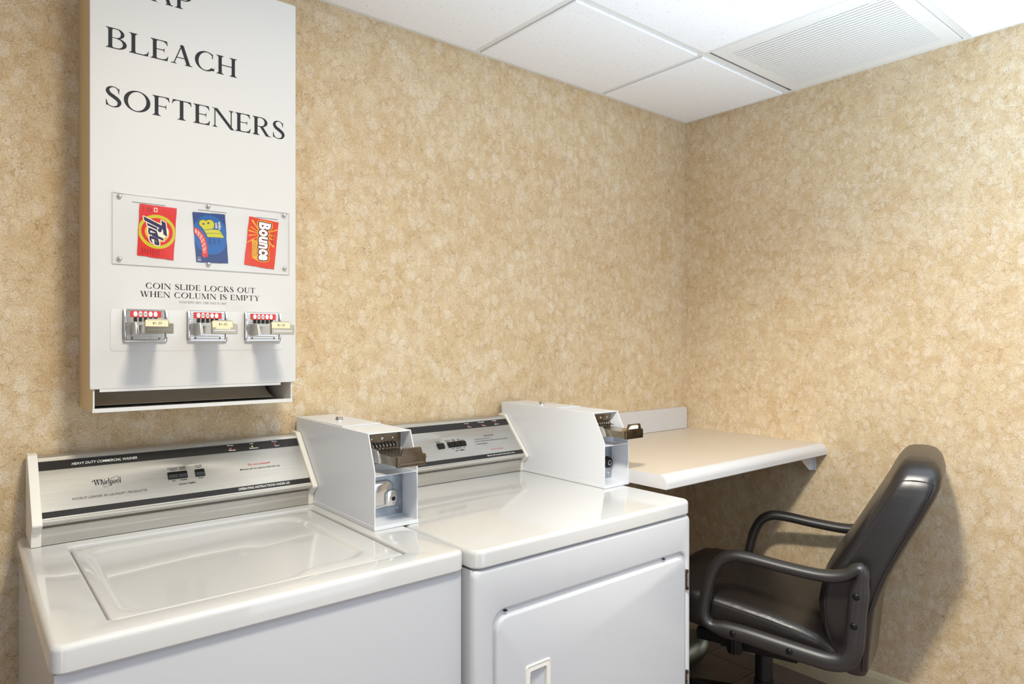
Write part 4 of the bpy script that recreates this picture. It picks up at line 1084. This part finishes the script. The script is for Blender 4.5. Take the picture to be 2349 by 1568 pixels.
# loop arms
LP = [(-.322, .640), (-.317, .652), (-.302, .645), (-.282, .630), (-.250, .619), (-.200, .616), (-.110, .622), (-.020, .631), (.032, .629), (.070, .606), (.094, .562), (.108, .510), (.117, .460), (.116, .428), (.100, .408), (.066, .402), (-.005, .399), (-.092, .390), (-.178, .381), (-.236, .377), (-.278, .388), (-.298, .424), (-.304, .480), (-.309, .540), (-.315, .590), (-.320, .620)]
def arm(s_):
    P = crom([(s_ * .285, y, z) for y, z in LP], 4, True); rads = []
    for p in P:
        low = sstep((.50 - p.z) / .10); rear = sstep((-.20 - p.y) / .08); front = sstep((p.y - .05) / .05)
        k = .0175 + .0085 * low * (1 - front) + .0085 * rear * sstep((.63 - p.z) / .05)
        k = min(k, .0265)
        rads.append((.0205, k))
    bm = tube(new(), [tuple(p) for p in P], rads, 14, True, up=(1, 0, 0))
    a = put('armrest', bm, 'armplastic', ch, smooth=60, local=True)
    for y, z in ((-.308, .579), (-.302, .497), (-.135, .3865), (.025, .4010)):
        bm = new(); cyl(bm, (s_ * .3040, y, z), (s_, 0, 0), .0100, .0092, .0055, 18, .0038); put('rivet', bm, 'black_plastic', a, local=True)
    return a
arm(-1); arm(1)
bm = new(); box(bm, -.19, .19, -.20, .17, .312, .345); put('seat_pan', bm, 'black_plastic', ch, bevel=.012, seg=2, local=True)
bm = new(); box(bm, -.275, .275, -.155, -.115, .352, .366); box(bm, -.275, .275, .005, .045, .366, .380); put('arm_mount', bm, 'black_plastic', ch, bevel=.004, seg=1, local=True)
bm = new(); box(bm, -.09, .09, -.12, .12, .262, .302); put('tilt_mechanism', bm, 'black_plastic', ch, bevel=.010, seg=2, local=True)
bm = new()
for k in range(1): pass
rings = []
for h, r_ in ((.352, .021), (.345, .024), (.312, .0245), (.303, .022)):
    rings.append([(-.205 + (r_ - (.0018 if i % 4 == 0 else 0)) * math.cos(2 * math.pi * i / 48), .044 + (r_ - (.0018 if i % 4 == 0 else 0)) * math.sin(2 * math.pi * i / 48), h) for i in range(48)])
loft(bm, rings); fixn(bm); put('tension_knob', bm, 'black_plastic', ch, smooth=40, local=True)
bm = new(); cyl(bm, (0, 0, .14), (0, 0, 1), .0285, .0285, .13, 28); put('gas_column', bm, 'column', ch, local=True)
bm = new(); cyl(bm, (0, 0, .07), (0, 0, 1), .0315, .0315, .075, 28); put('column_sleeve', bm, 'column', ch, local=True)
bm = new(); cyl(bm, (0, 0, .055), (0, 0, 1), .045, .040, .04, 28); put('base_hub', bm, 'column', ch, local=True)
for k in range(5):
    a = R(72 * k + 14); d = Vector((math.cos(a), math.sin(a), 0))
    pts = [tuple(d * .03 + Vector((0, 0, .085))), tuple(d * .12 + Vector((0, 0, .082))), tuple(d * .22 + Vector((0, 0, .070))), tuple(d * .275 + Vector((0, 0, .062)))]
    lg = put('base_leg', tube(new(), pts, [(.020, .014), (.019, .013), (.016, .011), (.013, .009)], 12, False, up=tuple(Vector((0, 0, 1)).cross(d))), 'column', ch, smooth=50, local=True)
    e = d * .27; n_ = Vector((0, 0, 1)).cross(d)
    for s_ in (-1, 1):
        bm = new(); c = e + n_ * s_ * .006 + Vector((0, 0, .0265)); cyl(bm, tuple(c), tuple(n_ * s_), .0262, .0235, .016, 22, .005); put('caster_wheel', bm, 'black_plastic', lg, local=True)
    bm = new(); cyl(bm, tuple(e + Vector((0, 0, .030))), (0, 0, 1), .007, .007, .035, 12); put('caster_stem', bm, 'column', lg, local=True)
